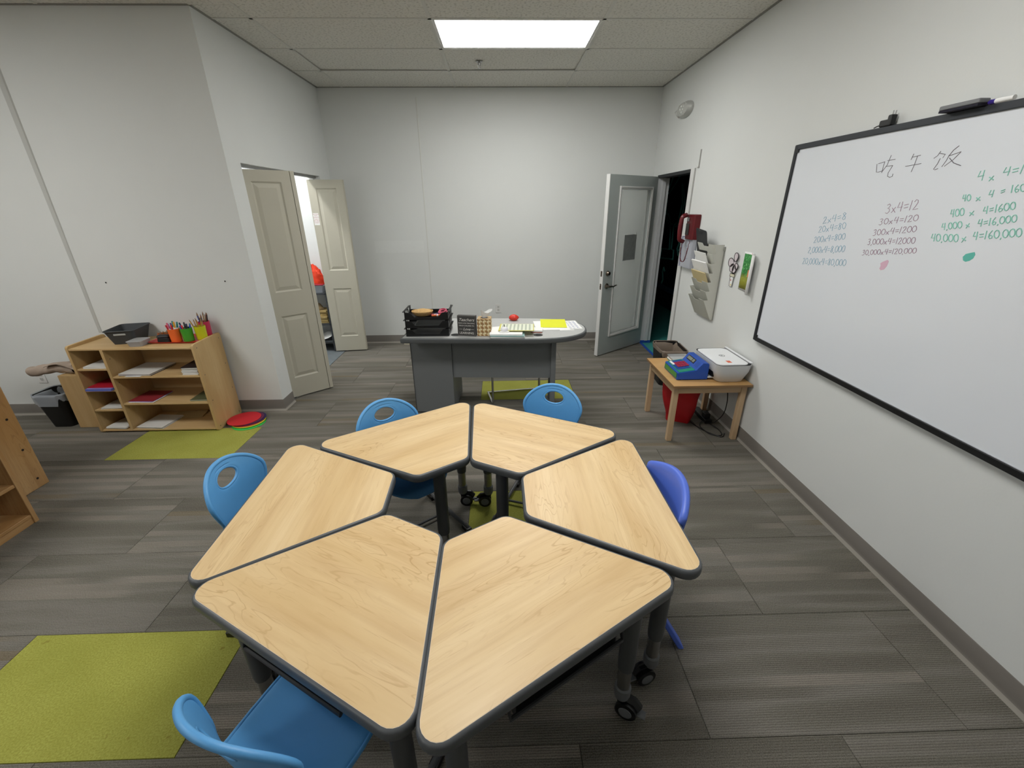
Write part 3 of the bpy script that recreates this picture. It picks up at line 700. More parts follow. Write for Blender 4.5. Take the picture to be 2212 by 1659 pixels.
G = {'0': (.62, [el(.3, .5, .26, .46)]), '1': (.34, [[(.2, 1), (.06, 0)]]), '2': (.6, [[(.08, .78), (.22, .98), (.42, .92), (.44, .7), (.25, .35), (.04, .02), (.5, .06)]]),
     '3': (.6, [[(.1, .9), (.35, 1), (.46, .82), (.34, .6), (.2, .54), (.4, .44), (.44, .2), (.25, .0), (.04, .06)]]), '4': (.62, [[(.2, 1), (.04, .45), (.5, .48)], [(.48, 1), (.38, 0)]]),
     '6': (.58, [[(.42, .98), (.14, .6), (.06, .25), (.2, .02), (.42, .1), (.46, .34), (.28, .46), (.1, .3)]]), '8': (.58, [[(.44, .85), (.26, .98), (.12, .82), (.24, .58), (.42, .34), (.38, .06), (.18, .02), (.08, .22), (.24, .5), (.44, .74), (.44, .85)]]),
     'x': (.62, [[(.08, .5), (.46, .0)], [(.46, .55), (.06, -.02)]]), '=': (.62, [[(.08, .62), (.5, .66)], [(.08, .32), (.48, .36)]]), ',': (.24, [[(.14, .06), (.06, -.16)]])}
def write(s, p0, p1, ptop, r, mb):
    wsum = sum(G[c][0] for c in s); a = Vector((0, p0[0], p0[1])); bx = Vector((0, p1[0], p1[1])) - a; up = Vector((0, ptop[0], ptop[1])) - a; x = 0
    for c in s:
        w_, st_ = G[c]
        for st in st_:
            P = [a + bx * ((x + px + random.uniform(-.015, .015)) / wsum) + up * (py + random.uniform(-.02, .02)) for px, py in st]
            mb.tube([(gx(WBX) - .0023, p.y, p.z) for p in P], r, 5)
        x += w_
INK = {'b': mat('ink_blue', '#84aec4', .6), 'r': mat('ink_plum', '#a08496', .6), 't': mat('ink_teal', '#94cfc0', .6)}
RAD = {'b': .0013, 'r': .0013, 't': .0019}
LINES = [["b", "2x4=8", [2.473, 1.577], [2.309, 1.606], [2.481, 1.612]], ["b", "20x4=80", [2.49, 1.529], [2.294, 1.56], [2.497, 1.562]], ["b", "200x4=800", [2.507, 1.473], [2.279, 1.507], [2.512, 1.506]], ["b", "2,000x4=8,000", [2.534, 1.414], [2.259, 1.446], [2.536, 1.449]], ["b", "20,000x4=80,000", [2.558, 1.35], [2.224, 1.379], [2.563, 1.385]], ["r", "3x4=12", [2.082, 1.636], [1.918, 1.656], [2.089, 1.676]], ["r", "30x4=120", [2.099, 1.585], [1.901, 1.609], [2.103, 1.612]], ["r", "300x4=1200", [2.115, 1.536], [1.892, 1.565], [2.119, 1.563]], ["r", "3,000x4=12000", [2.13, 1.493], [1.88, 1.518], [2.134, 1.52]], ["r", "30,000x4=120,000", [2.144, 1.443], [1.859, 1.479], [2.148, 1.467]], ["t", "4", [1.717, 1.754], [1.689, 1.757], [1.726, 1.788]], ["t", "x", [1.677, 1.752], [1.653, 1.756], [1.684, 1.778]], ["t", "4=16", [1.634, 1.765], [1.544, 1.774], [1.64, 1.794]], ["t", "40", [1.744, 1.684], [1.711, 1.685], [1.752, 1.709]], ["t", "x", [1.695, 1.685], [1.673, 1.688], [1.703, 1.708]], ["t", "4", [1.654, 1.695], [1.634, 1.698], [1.66, 1.72]], ["t", "=", [1.617, 1.703], [1.6, 1.709], [1.623, 1.726]], ["t", "160", [1.585, 1.71], [1.539, 1.714], [1.594, 1.735]], ["t", "400", [1.768, 1.625], [1.715, 1.634], [1.778, 1.654]], ["t", "x", [1.698, 1.632], [1.676, 1.638], [1.707, 1.658]], ["t", "4=1600", [1.649, 1.639], [1.547, 1.657], [1.658, 1.665]], ["t", "4,000", [1.784, 1.577], [1.705, 1.589], [1.794, 1.603]], ["t", "x", [1.693, 1.588], [1.676, 1.596], [1.701, 1.612]], ["t", "4=16,000", [1.651, 1.595], [1.527, 1.616], [1.659, 1.621]], ["t", "40,000", [1.813, 1.532], [1.699, 1.537], [1.822, 1.562]], ["t", "x", [1.69, 1.537], [1.668, 1.546], [1.7, 1.565]], ["t", "4=160,000", [1.65, 1.548], [1.493, 1.57], [1.659, 1.577]]]
GRP = {}
for col, s, a, b_, c in LINES:
    key = (col, round(a[1] * 20) if col != 't' else s)
    mb_ = MB(); write(s, a, b_, c, RAD[col], mb_)
    mb_.build('handwriting', INK[col], wb, smooth=0)['label'] = {'b': 'blue', 'r': 'plum', 't': 'teal'}[col] + ' handwriting reading ' + s
CH = [[[2.214, 1.852], [2.204, 1.817], [2.191, 1.817], [2.174, 1.82]], [[2.206, 1.853], [2.172, 1.859]], [[2.172, 1.859], [2.172, 1.834], [2.171, 1.812]], [[2.146, 1.883], [2.153, 1.843], [2.171, 1.817]], [[2.158, 1.862], [2.117, 1.864]], [[2.159, 1.838], [2.121, 1.839]], [[2.121, 1.839], [2.134, 1.81], [2.132, 1.795], [2.118, 1.79], [2.105, 1.794], [2.106, 1.804]], [[2.029, 1.877], [2.034, 1.854]], [[2.031, 1.864], [1.993, 1.868]], [[2.052, 1.83], [1.978, 1.835]], [[2.007, 1.867], [2.009, 1.833], [2.014, 1.805]], [[1.906, 1.874], [1.914, 1.858], [1.927, 1.85]], [[1.911, 1.867], [1.882, 1.86], [1.888, 1.848]], [[1.898, 1.847], [1.902, 1.828], [1.912, 1.808], [1.904, 1.806], [1.893, 1.81]], [[1.836, 1.885], [1.853, 1.872], [1.864, 1.853]], [[1.864, 1.856], [1.868, 1.837], [1.879, 1.815]], [[1.863, 1.853], [1.82, 1.863]], [[1.82, 1.863], [1.84, 1.838], [1.869, 1.816]], [[1.859, 1.845], [1.834, 1.825], [1.801, 1.813]]]
for a_, b_, nm_ in ((0, 7, 'first'), (7, 11, 'middle'), (11, 19, 'last')):
    mb_ = MB()
    for st in CH[a_:b_]: mb_.tube([(gx(WBX) - .0023, y, z) for y, z in st], .0013, 5)
    mb_.build('handwriting', mat('ink_grey', '#6e6a70', .6), wb, smooth=0)['label'] = nm_ + ' thin grey handwritten Chinese character'
def blot(pts, m, lab):
    v = MB(); v.add([(gx(WBX) - .0024, y, z) for y, z in pts], [tuple(range(len(pts)))]); v.build('ink_blot', m, wb, smooth=0, solid=.0005)['label'] = lab
blot([(2.022, 1.418), (2.012, 1.426), (1.988, 1.438), (1.980, 1.432), (1.982, 1.41), (1.992, 1.394), (2.008, 1.388), (2.018, 1.394), (2.016, 1.408)], mat('ink_pink', '#d9b3c6', .6), 'pale pink marker blot')
blot([(1.662, 1.486), (1.655, 1.497), (1.642, 1.502), (1.626, 1.507), (1.620, 1.498), (1.622, 1.484), (1.632, 1.474), (1.645, 1.469), (1.656, 1.473)], mat('ink_teal_solid', '#5fb9ab', .6), 'solid teal marker blot')
# plug, eraser and marker resting on the top rail
t = thing('power_plug', 'small black power adapter standing on the whiteboard top rail', 'plug', (1.796, 2.235, Z1), 0)
q = MB(); q.prism([(-.012, -.04), (.012, -.04), (.014, .02), (-.014, .02)], 0, .028).prism([(-.013, -.045), (.013, -.045), (.013, -.02), (-.013, -.02)], 0, .045)
q.build('plug_body', BLACK, t, bevel=.005); MB().box(-.008, -.006, -.042, -.036, .044, .060).box(.004, .006, -.042, -.036, .044, .060).build('prong', CHROME, t)
MB().tube([(0, .02, .012), (0, .045, .008), (0, .06, .004)], .0025, 6).build('cable', BLACK, t)
t = thing('board_eraser', 'long grey eraser lying on the whiteboard top rail', 'eraser', (1.785, 1.855, Z1 + .0005))
MB().box(-.030, .012, -.078, .078, .008, .024).build('eraser_back', MIDGREY, t, bevel=.004); MB().box(-.029, .011, -.076, .076, 0, .008).build('felt_pad', mat('felt_black', '#1c1a28', .9), t)
t = thing('marker', 'white capped marker with purple end beside the board eraser', 'marker', (1.79, 1.72, Z1 + .0082), 90)
MB().lathe([(.008, -.03), (.008, .03)], 12, RY(90)).build('marker_barrel', PAPER, t); MB().lathe([(.0082, .03), (.0082, .05), (.004, .056)], 12, RY(90)).build('marker_cap', mat('marker_purple', '#3b2a8c', .5), t)

# ================================================================ THINGS ON THE RIGHT WALL
t = thing('emergency_light', 'white oval emergency light high on the right wall', 'emergency light', (XR, 4.74, 2.53))
LG = mat('fixture_white', '#b9bab6', .4)
MB().lathe([(.16, 0), (.158, .02), (.13, .05), (.08, .062), (.001, .064)], 28, RY(-90) @ T(0, 0, .001), sx=.42).build('housing', LG, t)
for (px, py, pz), dv, rr in (((-.055, -.045, -.005), (-.75, -.62, -.25), .048), ((-.040, .115, -.02), (-.55, .55, -.55), .036)):
    M = T(px, py, pz) @ Vector(dv).to_track_quat('Z', 'Y').to_matrix().to_4x4()
    h = MB(); h.lathe([(rr * .7, -.025), (rr, -.005), (rr, .012), (rr * .9, .014), (rr * .88, .010), (.001, .009)], 24, M); h.build('lamp_head', LG, t)
    for k in range(7):
        a = 2 * math.pi * k / 6; r2 = 0 if k == 6 else rr * .55
        MB().lathe([(rr * .2, .0095), (rr * .14, .015), (.001, .017)], 8, M @ T(r2 * math.cos(a), r2 * math.sin(a), 0)).build('lens', mat('lens_clear', '#e8eae6', .12), t)
t = thing('wall_phone', 'dark red wall telephone with coiled cord beside the doorway', 'telephone', (XR, 4.16, 1.47))
DR = mat('dark_red_plastic', '#5f0d16', .3)
MB().prism([(-.001, -.10), (-.001, .09), (-.05, .08), (-.062, .06), (-.062, -.075), (-.05, -.09)], -.09, .13).build('phone_body', DR, t, bevel=.008)
MB().box(-.066, -.0625, -.01, .06, -.05, .05).build('keypad', mat('keypad_dark', '#33302c', .5), t)
MB().box(-.068, -.066, .0, .05, .07, .10).build('label_card', MIDGREY, t)
MB().tube(arc([(-.07, .055, .125), (-.115, .055, .11), (-.125, .055, 0), (-.115, .055, -.10), (-.07, .055, -.115)], r=.05), [.017] * 4 + [.016] * 16 + [.02] * 6, 10, sx=1.3).build('handset', DR, t, smooth=180)
cp = arc([(-.09, .04, -.12), (-.09, .055, -.20), (-.09, .02, -.29), (-.09, -.06, -.29), (-.08, -.075, -.20), (-.06, -.06, -.09)], r=.07)
cc = []
for i in range(len(cp) - 1):
    for k in range(8):
        p = Vector(cp[i]).lerp(Vector(cp[i + 1]), k / 8); a = k / 8 * 4 * math.pi + i * 2; cc.append(p + Vector((math.cos(a), math.sin(a), 0)) * .0045)
MB().tube(cc, .0026, 5).build('coiled_cord', DR, t)
t = thing('leaflet_holder', 'clear acrylic holder with white sheets below the red telephone', 'holder', (XR - .001, 4.20, 1.12))
ACR = mat('acrylic', '#c6cad8', .1, alpha=.35, var=0)
MB().box(-.003, 0, -.13, .13, 0, .28).box(-.045, -.042, -.13, .13, 0, .28).box(-.042, -.003, -.13, -.127, 0, .28).box(-.042, -.003, .127, .13, 0, .28).build('acrylic_case', ACR, t, smooth=0)
MB().box(-.043, -.003, .1265, .1275, 0, .28).build('case_edge', mat('acrylic_edge', '#3a3e78', .3), t)
MB().box(-.03, -.006, -.12, .12, .004, .27).build('paper_sheets', PAPER, t, smooth=0)
q = MB()
for k in range(6): q.tube([(-.0308, -.02 - .012 * (k % 2), .20 - k * .022), (-.0308, .01, .192 - k * .022), (-.0308, .03 - .01 * (k % 3), .20 - k * .022)], .0022, 4)
q.build('handwriting', mat('ink_blueblack', '#4a5578', .7), t)
# file organizer
t = thing('wall_file_organizer', 'tall off-white wall file organizer with seven pockets', 'organizer', (XR - .001, 3.70, .76))
ORG = mat('organizer_plastic', '#bfc0b6', .5); ORL = mat('organizer_lip', '#cfcfc6', .5)
MB().box(-.006, 0, -.165, .165, 0, .59).box(-.012, 0, -.17, -.145, .575, .605).box(-.012, 0, .145, .17, .575, .605).build('back_plate', mat('organizer_back', '#9b9c96', .5), t)
for k in range(7):
    z = .0 + k * .075; pk = MB(); dd = .105 - k * .002; hh = .17
    w1, w2 = .155, .160
    y0_, y1_ = -w1, w1
    # slanted front with a finger notch, two triangular cheeks and a floor
    def fr(yy, zz): return (-.022 - (dd - .022) * (zz / hh), yy, z + zz)
    P = [fr(-w1, 0), fr(w1, 0), fr(w1, hh), fr(.06, hh), fr(.045, hh - .022), fr(-.045, hh - .022), fr(-.06, hh), fr(-w1, hh)]
    pk.add(P, [(0, 1, 4, 5), (0, 5, 6, 7), (1, 2, 3, 4)])
    pk.add([(-.006, -w1, z), (-.006, w1, z), fr(w1, 0), fr(-w1, 0)], [(0, 1, 2, 3)])
    pk.build('pocket', ORG if k < 3 else ORL, t, smooth=0, solid=.0025)
saw = [(-.006, 0)]
for k in range(7):
    dd = .105 - k * .002; z = k * .075
    f0 = 0 if k == 0 else (z - .075 + .17 - z) / .17
    saw += [(-.022 - (dd - .022) * f0, z + .17 * f0), (-dd, z + .17)]
saw += [(-.006, .6 + .02)]
MS = Matrix(((1, 0, 0, 0), (0, 0, 1, 0), (0, 1, 0, 0), (0, 0, 0, 1)))
for yy in (-.1575, .1555): MB().prism(saw, yy, yy + .002, MS).build('side_cheek', ORL, t, smooth=0)
def in_pocket(k, name, lab, cat, m, yy, up, wd=.2, th=.004):
    z = .76 + k * .075; q = MB(); M = T(XR - .058, 3.70 + yy, z + .03) @ RY(-24)
    q.box(-th, 0, -wd / 2, wd / 2, 0, up, M); return tag(q.build(name, m, smooth=0), lab, cat)
clipb = thing('clipboard', 'dark grey clipboard sticking out of the top organizer pocket', 'clipboard', (XR - .055, 3.81, 1.26))
MB().prism(rrect(-.10, .10, 0, .235, .02), 0, .004, RY(-20) @ RX(90) @ RZ(0) @ Matrix(((0, 0, 1, 0), (0, 1, 0, 0), (1, 0, 0, 0), (0, 0, 0, 1))) if 0 else RY(-14) @ RX(6) @ RZ(90) @ RX(90)).build('board', DKGREY, clipb)
MB().box(-.045, .045, -.012, .0, .205, .228, RY(-14) @ RX(6) @ RZ(90)).build('metal_clip', MIDGREY, clipb)
in_pocket(5, 'printed_sheet', 'printed white sheet in the second pocket from the top', 'paper', PAPER, .02, .16, .22)
in_pocket(4, 'white_folder', 'thick white folder in the third pocket from the top', 'folder', PAPER, .0, .165, .27, .012)
in_pocket(3, 'manila_folder', 'manila folder in the middle organizer pocket', 'folder', mat('manila', '#cdbd8f', .7), -.005, .155, .27, .008)
# flower and pot cut-outs
OUT = mat('felt_outline', '#3d3438', .8); CARD = mat('card_pale', '#cfc6ca', .8)
t = thing('paper_flower', 'pale paper flower cut-out with dark outlines on the right wall', 'decoration', (XR - .012, 3.33, 1.262))
for k, (a, ln, wd) in enumerate(((86, .066, .040), (180, .085, .046), (232, .070, .040), (275, .062, .036), (325, .045, .03))):
    pts = []
    for j in range(14):
        b_ = 2 * math.pi * j / 14; u_ = .012 + ln * (.5 - .5 * math.cos(b_)) ; v_ = wd * math.sin(b_) * (.6 + .4 * (u_ / ln)) * .8
        pts.append((u_ * math.cos(R(a)) - v_ * math.sin(R(a)), u_ * math.sin(R(a)) + v_ * math.cos(R(a))))
    M = Matrix(((0, 0, 1, 0), (-1, 0, 0, 0), (0, 1, 0, 0), (0, 0, 0, 1)))
    p = MB().prism(pts, -.001, .001, M).build('petal', CARD, t, smooth=0)
    MB().tube([tuple(M @ Vector((x, y, -.001))) for x, y in pts], .0028, 5, closed=True).build('outline', OUT, p)
MB().lathe([(.011, -.003), (.011, .001)], 12, RY(90)).build('flower_centre', CARD, t)
t = thing('paper_pot', 'small paper plant pot cut-out hanging under the paper flower', 'decoration', (XR - .006, 3.345, 1.135))
M = Matrix(((0, 0, 1, 0), (-1, 0, 0, 0), (0, 1, 0, 0), (0, 0, 0, 1)))
body = [(-.026, .022), (.026, .022), (.019, -.052), (-.019, -.052)]; rimp = [(-.034, .022), (.034, .022), (.034, .045), (-.034, .045)]
MB().prism(body, -.001, .001, M).build('pot_body', PAPER, t, smooth=0); MB().prism(rimp, -.0015, .0015, M).build('pot_rim', mat('cream_card', '#ddd8bf', .8), t, smooth=0)
MB().tube([tuple(M @ Vector((x, y, -.002))) for x, y in body], .002, 4, closed=True).tube([tuple(M @ Vector((x, y, -.0025))) for x, y in rimp], .002, 4, closed=True).build('outline', OUT, t)
MB().lathe([(.006, 0), (.006, .001)], 10, M @ T(-.010, -.005, -.002)).build('red_dot', RED, t)
MB().prism([(-.008, -.045), (.008, -.045), (0, -.032)], -.0022, -.001, M).build('yellow_mark', mat('yellow_ink', '#d8c23a', .7), t)
MB().box(-.006, .004, -.008, .008, .045, .062).build('binder_clip', BLACK, t)
# poster
k = NT('poster_painting'); tc = k.n('ShaderNodeTexCoord'); n1 = k.n('ShaderNodeTexNoise', i_Scale=30.0, i_Detail=4.0, i_Distortion=2.0); k.l(tc.outputs['Object'], n1.inputs['Vector'])
c = k.ramp(n1.outputs['Fac'], [(.30, lin('#16401f')), (.45, lin('#2e7a38')), (.58, lin('#3f9a4c')), (.70, lin('#9ad08a'))])
sp = k.n('ShaderNodeSeparateXYZ'); k.l(tc.outputs['Object'], sp.inputs[0])
c = k.mix(k.ramp(k.math('MULTIPLY_ADD', sp.outputs[2], -9.0, .15), [(.25, 0.0), (.6, .8)]), c, lin('#a8a02c'))
k.l(c, k.b.inputs['Base Color']); k.b.inputs['Roughness'].default_value = .6
t = thing('curled_poster', 'green leafy picture with a curling right edge by the whiteboard', 'poster', (XR - .004, 3.15, 1.22))
def pf(u, v):
    y = .075 - .15 * u; return (-.002 - .035 * max(0, u - .35) ** 2 * 2.0, y, -.125 + .25 * v)
MB().grid(pf, 12, 4).build('picture', k.m, t, smooth=60, solid=.0008)
def mg(u, v):
    y = .083 - .166 * u; return (-.0005 - .035 * max(0, u - .35) ** 2 * 2.0, y, -.138 + .276 * v)
MB().grid(mg, 12, 2).build('paper_margin', PAPER, t, smooth=60, solid=.0006)
def cu_(u, v):
    a = u * 2.6; return (-.016 - .028 * (math.sin(a)) , -.083 - .02 * (1 - math.cos(a)) + .01 * u, -.138 + .276 * v - .012 * u)
MB().grid(cu_, 8, 2).build('curled_edge', PAPER, t, smooth=60, solid=.0008)
MB().box(-.019, -.0175, -.062, -.035, -.03, .02).build('painted_animal', mat('peach_paint', '#d98a5c', .7), t, bevel=.0005)
text('poster_title', 'Dr', mat('poster_red', '#cc5060', .6), .016, T(-.011, -.04, .131) @ RZ(-90) @ RX(90), t)
# outlets
def outlet(loc, rz, lab):
    t = thing('wall_outlet', lab, 'outlet', loc, rz)
    MB().box(-.035, .035, -.006, 0, -.057, .057).build('cover_plate', WHITEP, t, bevel=.002)
    for z in (.02, -.02):
        s_ = MB(); s_.prism(rrect(-.015, .015, -.014, .014, .008), 0, .002, T(0, -.006, z) @ RX(90)); q = s_.build('socket', mat('socket_white', '#c6c6c2', .5), t)
        MB().box(-.007, -.005, -.0086, -.008, z - .002, z + .006).box(.005, .007, -.0086, -.008, z - .002, z + .006).lathe([(.002, 0), (.002, .0006)], 8, T(0, -.008, z - .007) @ RX(90)).build('slot', BLACK, q, smooth=0)
outlet((-.045, YB, .447), 0, 'white wall outlet on the back wall above the grey desk')
outlet((-3.965, YC, .36), 0, 'white wall plate low on the wall behind the cloth roll')
# sprinkler
t = thing('sprinkler_head', 'small sprinkler head on the ceiling beyond the light panel', 'sprinkler', (-.164, 4.62, HC + .001))
MB().lathe([(.034, -.004), (.030, -.008), (.012, -.012), (.008, -.03)], 20).build('sprinkler_body', DULLCHROME, t)
MB().tube([(-.012, 0, -.01), (-.014, 0, -.035), (-.004, 0, -.052)], .0025, 6).tube([(.012, 0, -.01), (.014, 0, -.035), (.004, 0, -.052)], .0025, 6).lathe([(.016, -.056), (.016, -.053)], 16).build('deflector', DULLCHROME, t)
# ================================================================ STORAGE SHELF BY THE LEFT WALL
SX0, SX1, SY0, SY1 = -3.284, -2.335, 3.113, 3.452
sh = thing('storage_shelf', 'low birch storage shelf with seven open compartments against the left wall', 'shelf', (0, 0, 0))
def side(x0, x1, name='side_panel'):
    M = Matrix(((0, 0, 1, 0), (1, 0, 0, 0), (0, 1, 0, 0), (0, 0, 0, 1)))
    p = MB(); p.prism(round_poly([(SY0, .0), (SY1, .0), (SY1, .742), (SY0, .735)], .022, 5), x0, x1, M)
    return p.build(name, PLYV, sh, bevel=.003)
a = side(SX0, SX0 + .02); b = side(SX1 - .02, SX1)
for y in (SY0 + .035, SY1 - .035):
    for z in (.03, .26, .48, .70): MB().lathe([(.004, 0), (.0045, .0012)], 8, T(SX1, y, z) @ RY(90)).build('screw', hw, b)
DX = -3.03
MB().box(SX0 + .02, SX1 - .02, SY0 + .004, SY1, .700, .714).build('top_board', PLY, sh, bevel=.002)
MB().box(SX0 + .02, SX1 - .02, SY0 + .004, SY1 - .008, .012, .026).build('bottom_board', PLY, sh, bevel=.002)
MB().box(SX0 + .02, SX1 - .02, SY1 - .008, SY1, .026, .700).build('back_panel', PLY, sh, smooth=0)
dv = MB().box(DX - .011, DX + .011, SY0 + .004, SY1 - .008, .026, .700).build('divider', PLYV, sh, bevel=.002)
for z in (.23, .445, .64): MB().lathe([(.004, 0), (.0045, .001)], 8, T(DX + .011, SY0 + .04, z - .02) @ RY(90)).build('screw', hw, dv)
LS = (.537, .360, .190); RS = (.470, .242)
for z in LS: MB().box(SX0 + .02, DX - .011, SY0 + .006, SY1 - .008, z, z + .014).build('shelf_board', PLY, sh, bevel=.002)
for z in RS: MB().box(DX + .011, SX1 - .02, SY0 + .006, SY1 - .008, z, z + .014).build('shelf_board', PLY, sh, bevel=.002)
for x in (SX0 + .035, SX1 - .035):
    for y in (SY0 + .04, SY1 - .04): MB().box(x - .014, x + .014, y - .02, y + .02, .0005, .012).build('foot', DKGREY, sh)
def sheets(name, lab, cat, x, y, z, wd, dp, th, rz, m=PAPER, n=1, top=None, jit=.006, group=None):
    t = thing(name, lab, cat, (x, y, z), rz, group)
    nn = max(1, n); h = th / nn
    for i in range(nn):
        jx, jy, ja = (random.uniform(-jit, jit), random.uniform(-jit, jit), random.uniform(-2, 2)) if nn > 1 else (0, 0, 0)
        mm = top if (top and i == nn - 1) else (m[i % len(m)] if isinstance(m, list) else m)
        q = MB(); q.box(-wd / 2, wd / 2, -dp / 2, dp / 2, h * i + .0002, h * (i + 1) - .0003, T(jx, jy, 0) @ RZ(ja)); q.build('sheet' if nn > 1 else 'paper_block', mm, t, smooth=0)
    return t
zt = .0145
G1 = mat('folder_brown', '#3a3030', .6); OFF = mat('paper_offwhite', '#d9d8d4', .8)
sheets('paper_stack', 'white papers on a dark folder in the top left compartment', 'paper', -3.135, 3.25, LS[0] + zt, .17, .24, .016, 0, OFF, 3, jit=.004)
RF = mat('red_folder', '#b0152c', .5); BF = mat('blue_folder', '#5b78cf', .5); LF = mat('lilac_folder', '#8d82c4', .5)
t = thing('folder_stack', 'red folder lying on blue and lilac folders in the left column of the storage shelf', 'folders', (-3.145, 3.222, LS[1] + zt), 0)
for i, (m_, z0, z1) in enumerate(((LF, 0, .006), (BF, .006, .017), (LF, .017, .020), (RF, .020, .026))): MB().box(-.10, .095, -.125 if m_ != RF else -.10, .16, z0 + .0002, z1 - .0002).build('folder', m_, t, smooth=0)
sheets('paper_stack', 'white papers in the third compartment down on the left', 'paper', -3.145, 3.25, LS[2] + zt, .16, .23, .014, 3, OFF, 3)
sheets('paper_stack', 'white papers in the bottom left compartment', 'paper', -3.15, 3.245, .0265, .17, .24, .018, -4, OFF, 4)
t = sheets('notebook', 'large white-topped notebook with dark cover in the top right compartment', 'notebook', -2.86, 3.27, RS[0] + zt, .25, .27, .016, -2, [G1, PAPER, G1, OFF], 4, jit=.001)
sheets('loose_sheet', 'loose white sheet under the large notebook', 'paper', -2.87, 3.165, RS[0] + .0142, .12, .10, .0003, 0, PAPER)
sheets('booklet_stack', 'stack of white booklets with a dark top cover in the top right compartment', 'booklets', -2.44, 3.25, RS[0] + zt, .12, .22, .062, 3, OFF, 9, top=mat('dark_cover', '#241c1e', .5), jit=.005)
sheets('paper_stack', 'thin papers with a red cover in the middle right compartment', 'paper', -2.885, 3.235, RS[1] + zt, .20, .21, .012, -3, [OFF, PAPER, LF, PAPER], 4, top=mat('red_cover', '#8e2b33', .5), jit=.007)
sheets('magazine', 'thin green-edged magazines in the middle right compartment', 'magazine', -2.447, 3.26, RS[1] + zt, .14, .22, .012, 4, [mat('green_cover', '#5c7a49', .5), OFF], 3, top=mat('olive_cover', '#5a5f42', .5), jit=.004)
sheets('paper_stack', 'curling white sheets in the bottom right compartment', 'paper', -2.88, 3.24, .0265, .22, .22, .012, -6, OFF, 5, jit=.010)
sheets('brown_envelope', 'tan sheet leaning at the back of the bottom right compartment', 'paper', -2.72, 3.36, .034, .24, .12, .0012, 8, mat('tan_paper', '#ab9468', .8)).rotation_euler[0] = R(6)
# things on top of the shelf
TOPZ = .7142
def tub(parent, name, m, w0, d0, w1, d1, h, r=.02, th=.003, M=I4, slots=False):
    o = MB(); A = rrect(-w0 / 2, w0 / 2, -d0 / 2, d0 / 2, r); B = rrect(-w1 / 2, w1 / 2, -d1 / 2, d1 / 2, r * 1.2)
    A2_ = rrect(-w0 / 2 + th, w0 / 2 - th, -d0 / 2 + th, d0 / 2 - th, r * .9); B2_ = rrect(-w1 / 2 + th, w1 / 2 - th, -d1 / 2 + th, d1 / 2 - th, r * 1.1)
    n = len(A); v = [(x, y, 0) for x, y in A] + [(x, y, h) for x, y in B] + [(x, y, h) for x, y in B2_] + [(x, y, th) for x, y in A2_]
    f = [(k * n + i, k * n + (i + 1) % n, (k + 1) * n + (i + 1) % n, (k + 1) * n + i) for k in range(3) for i in range(n)] + [tuple(range(n))[::-1], tuple(range(3 * n, 4 * n))]
    o.add(v, f, M); return o.build(name, m, parent)
BK = mat('basket_grey', '#3c3f42', .6)
t = thing('storage_basket', 'dark grey plastic basket on the storage shelf', 'basket', (-2.955, 3.325, TOPZ), 12)
tub(t, 'basket_body', BK, .15, .19, .205, .25, .108, .02)
MB().tube([(x, y, .108) for x, y in rrect(-.1045, .1045, -.127, .127, .026)], .004, 6, closed=True).build('basket_rim', BK, t)
MB().box(-.040, .040, -.120, -.113, .074, .090).build('handle_slot', mat('slot_pale', '#a9aaa6', .7), t, bevel=.003)
t = thing('clear_box', 'small clear plastic box beside the dark grey basket', 'box', (-2.80, 3.205, TOPZ), 6)
tub(t, 'box_body', mat('clear_box', '#b9b9bb', .2, alpha=.55), .09, .10, .105, .12, .038, .012, .002)
MB().prism(rrect(-.055, .055, -.062, .062, .014), .0382, .043).build('box_lid', mat('clear_lid', '#c9c8c8', .2, alpha=.6), t, bevel=.001)
TRAYR = mat('red_tray', '#c32a22', .35)
t = thing('serving_tray', 'flat red plastic tray under the pencil cups', 'tray', (-2.565, 3.335, TOPZ), 0)
tub(t, 'tray_base', TRAYR, .36, .20, .39, .235, .014, .02, .0025)
def cup(x, y, r, h, m, lab, rt=None):
    t = thing('pencil_cup', lab, 'cup', (x, y, TOPZ + .0028), 0); rt = rt or r * 1.12
    MB().lathe([(r * .9, 0), (r, .003), (rt, h), (rt - .003, h), (r - .003, .004), (.0, .0035)], 26, cap=False).build('cup_body', m, t)
    return (x, y, TOPZ + .0035, r, h)
CUPS = {'orange': cup(-2.560, 3.272, .036, .105, mat('cup_orange', '#ee6d2e', .4), 'orange cup of markers on the red tray'),
        'green': cup(-2.476, 3.288, .036, .105, mat('cup_green', '#3f9a2c', .4), 'green cup of markers on the red tray'),
        'yellow': cup(-2.398, 3.330, .036, .108, mat('cup_yellow', '#c3c61c', .4), 'lime yellow cup of pencils on the red tray'),
        'pink': cup(-2.412, 3.412, .036, .125, mat('cup_pink', '#c93457', .4), 'pink cup of pencils at the back of the red tray')}
o_ = cup(-2.672, 3.300, .034, .062, mat('cup_small_orange', '#d9772a', .4), 'short orange tub of crayons at the left of the red tray', .037)
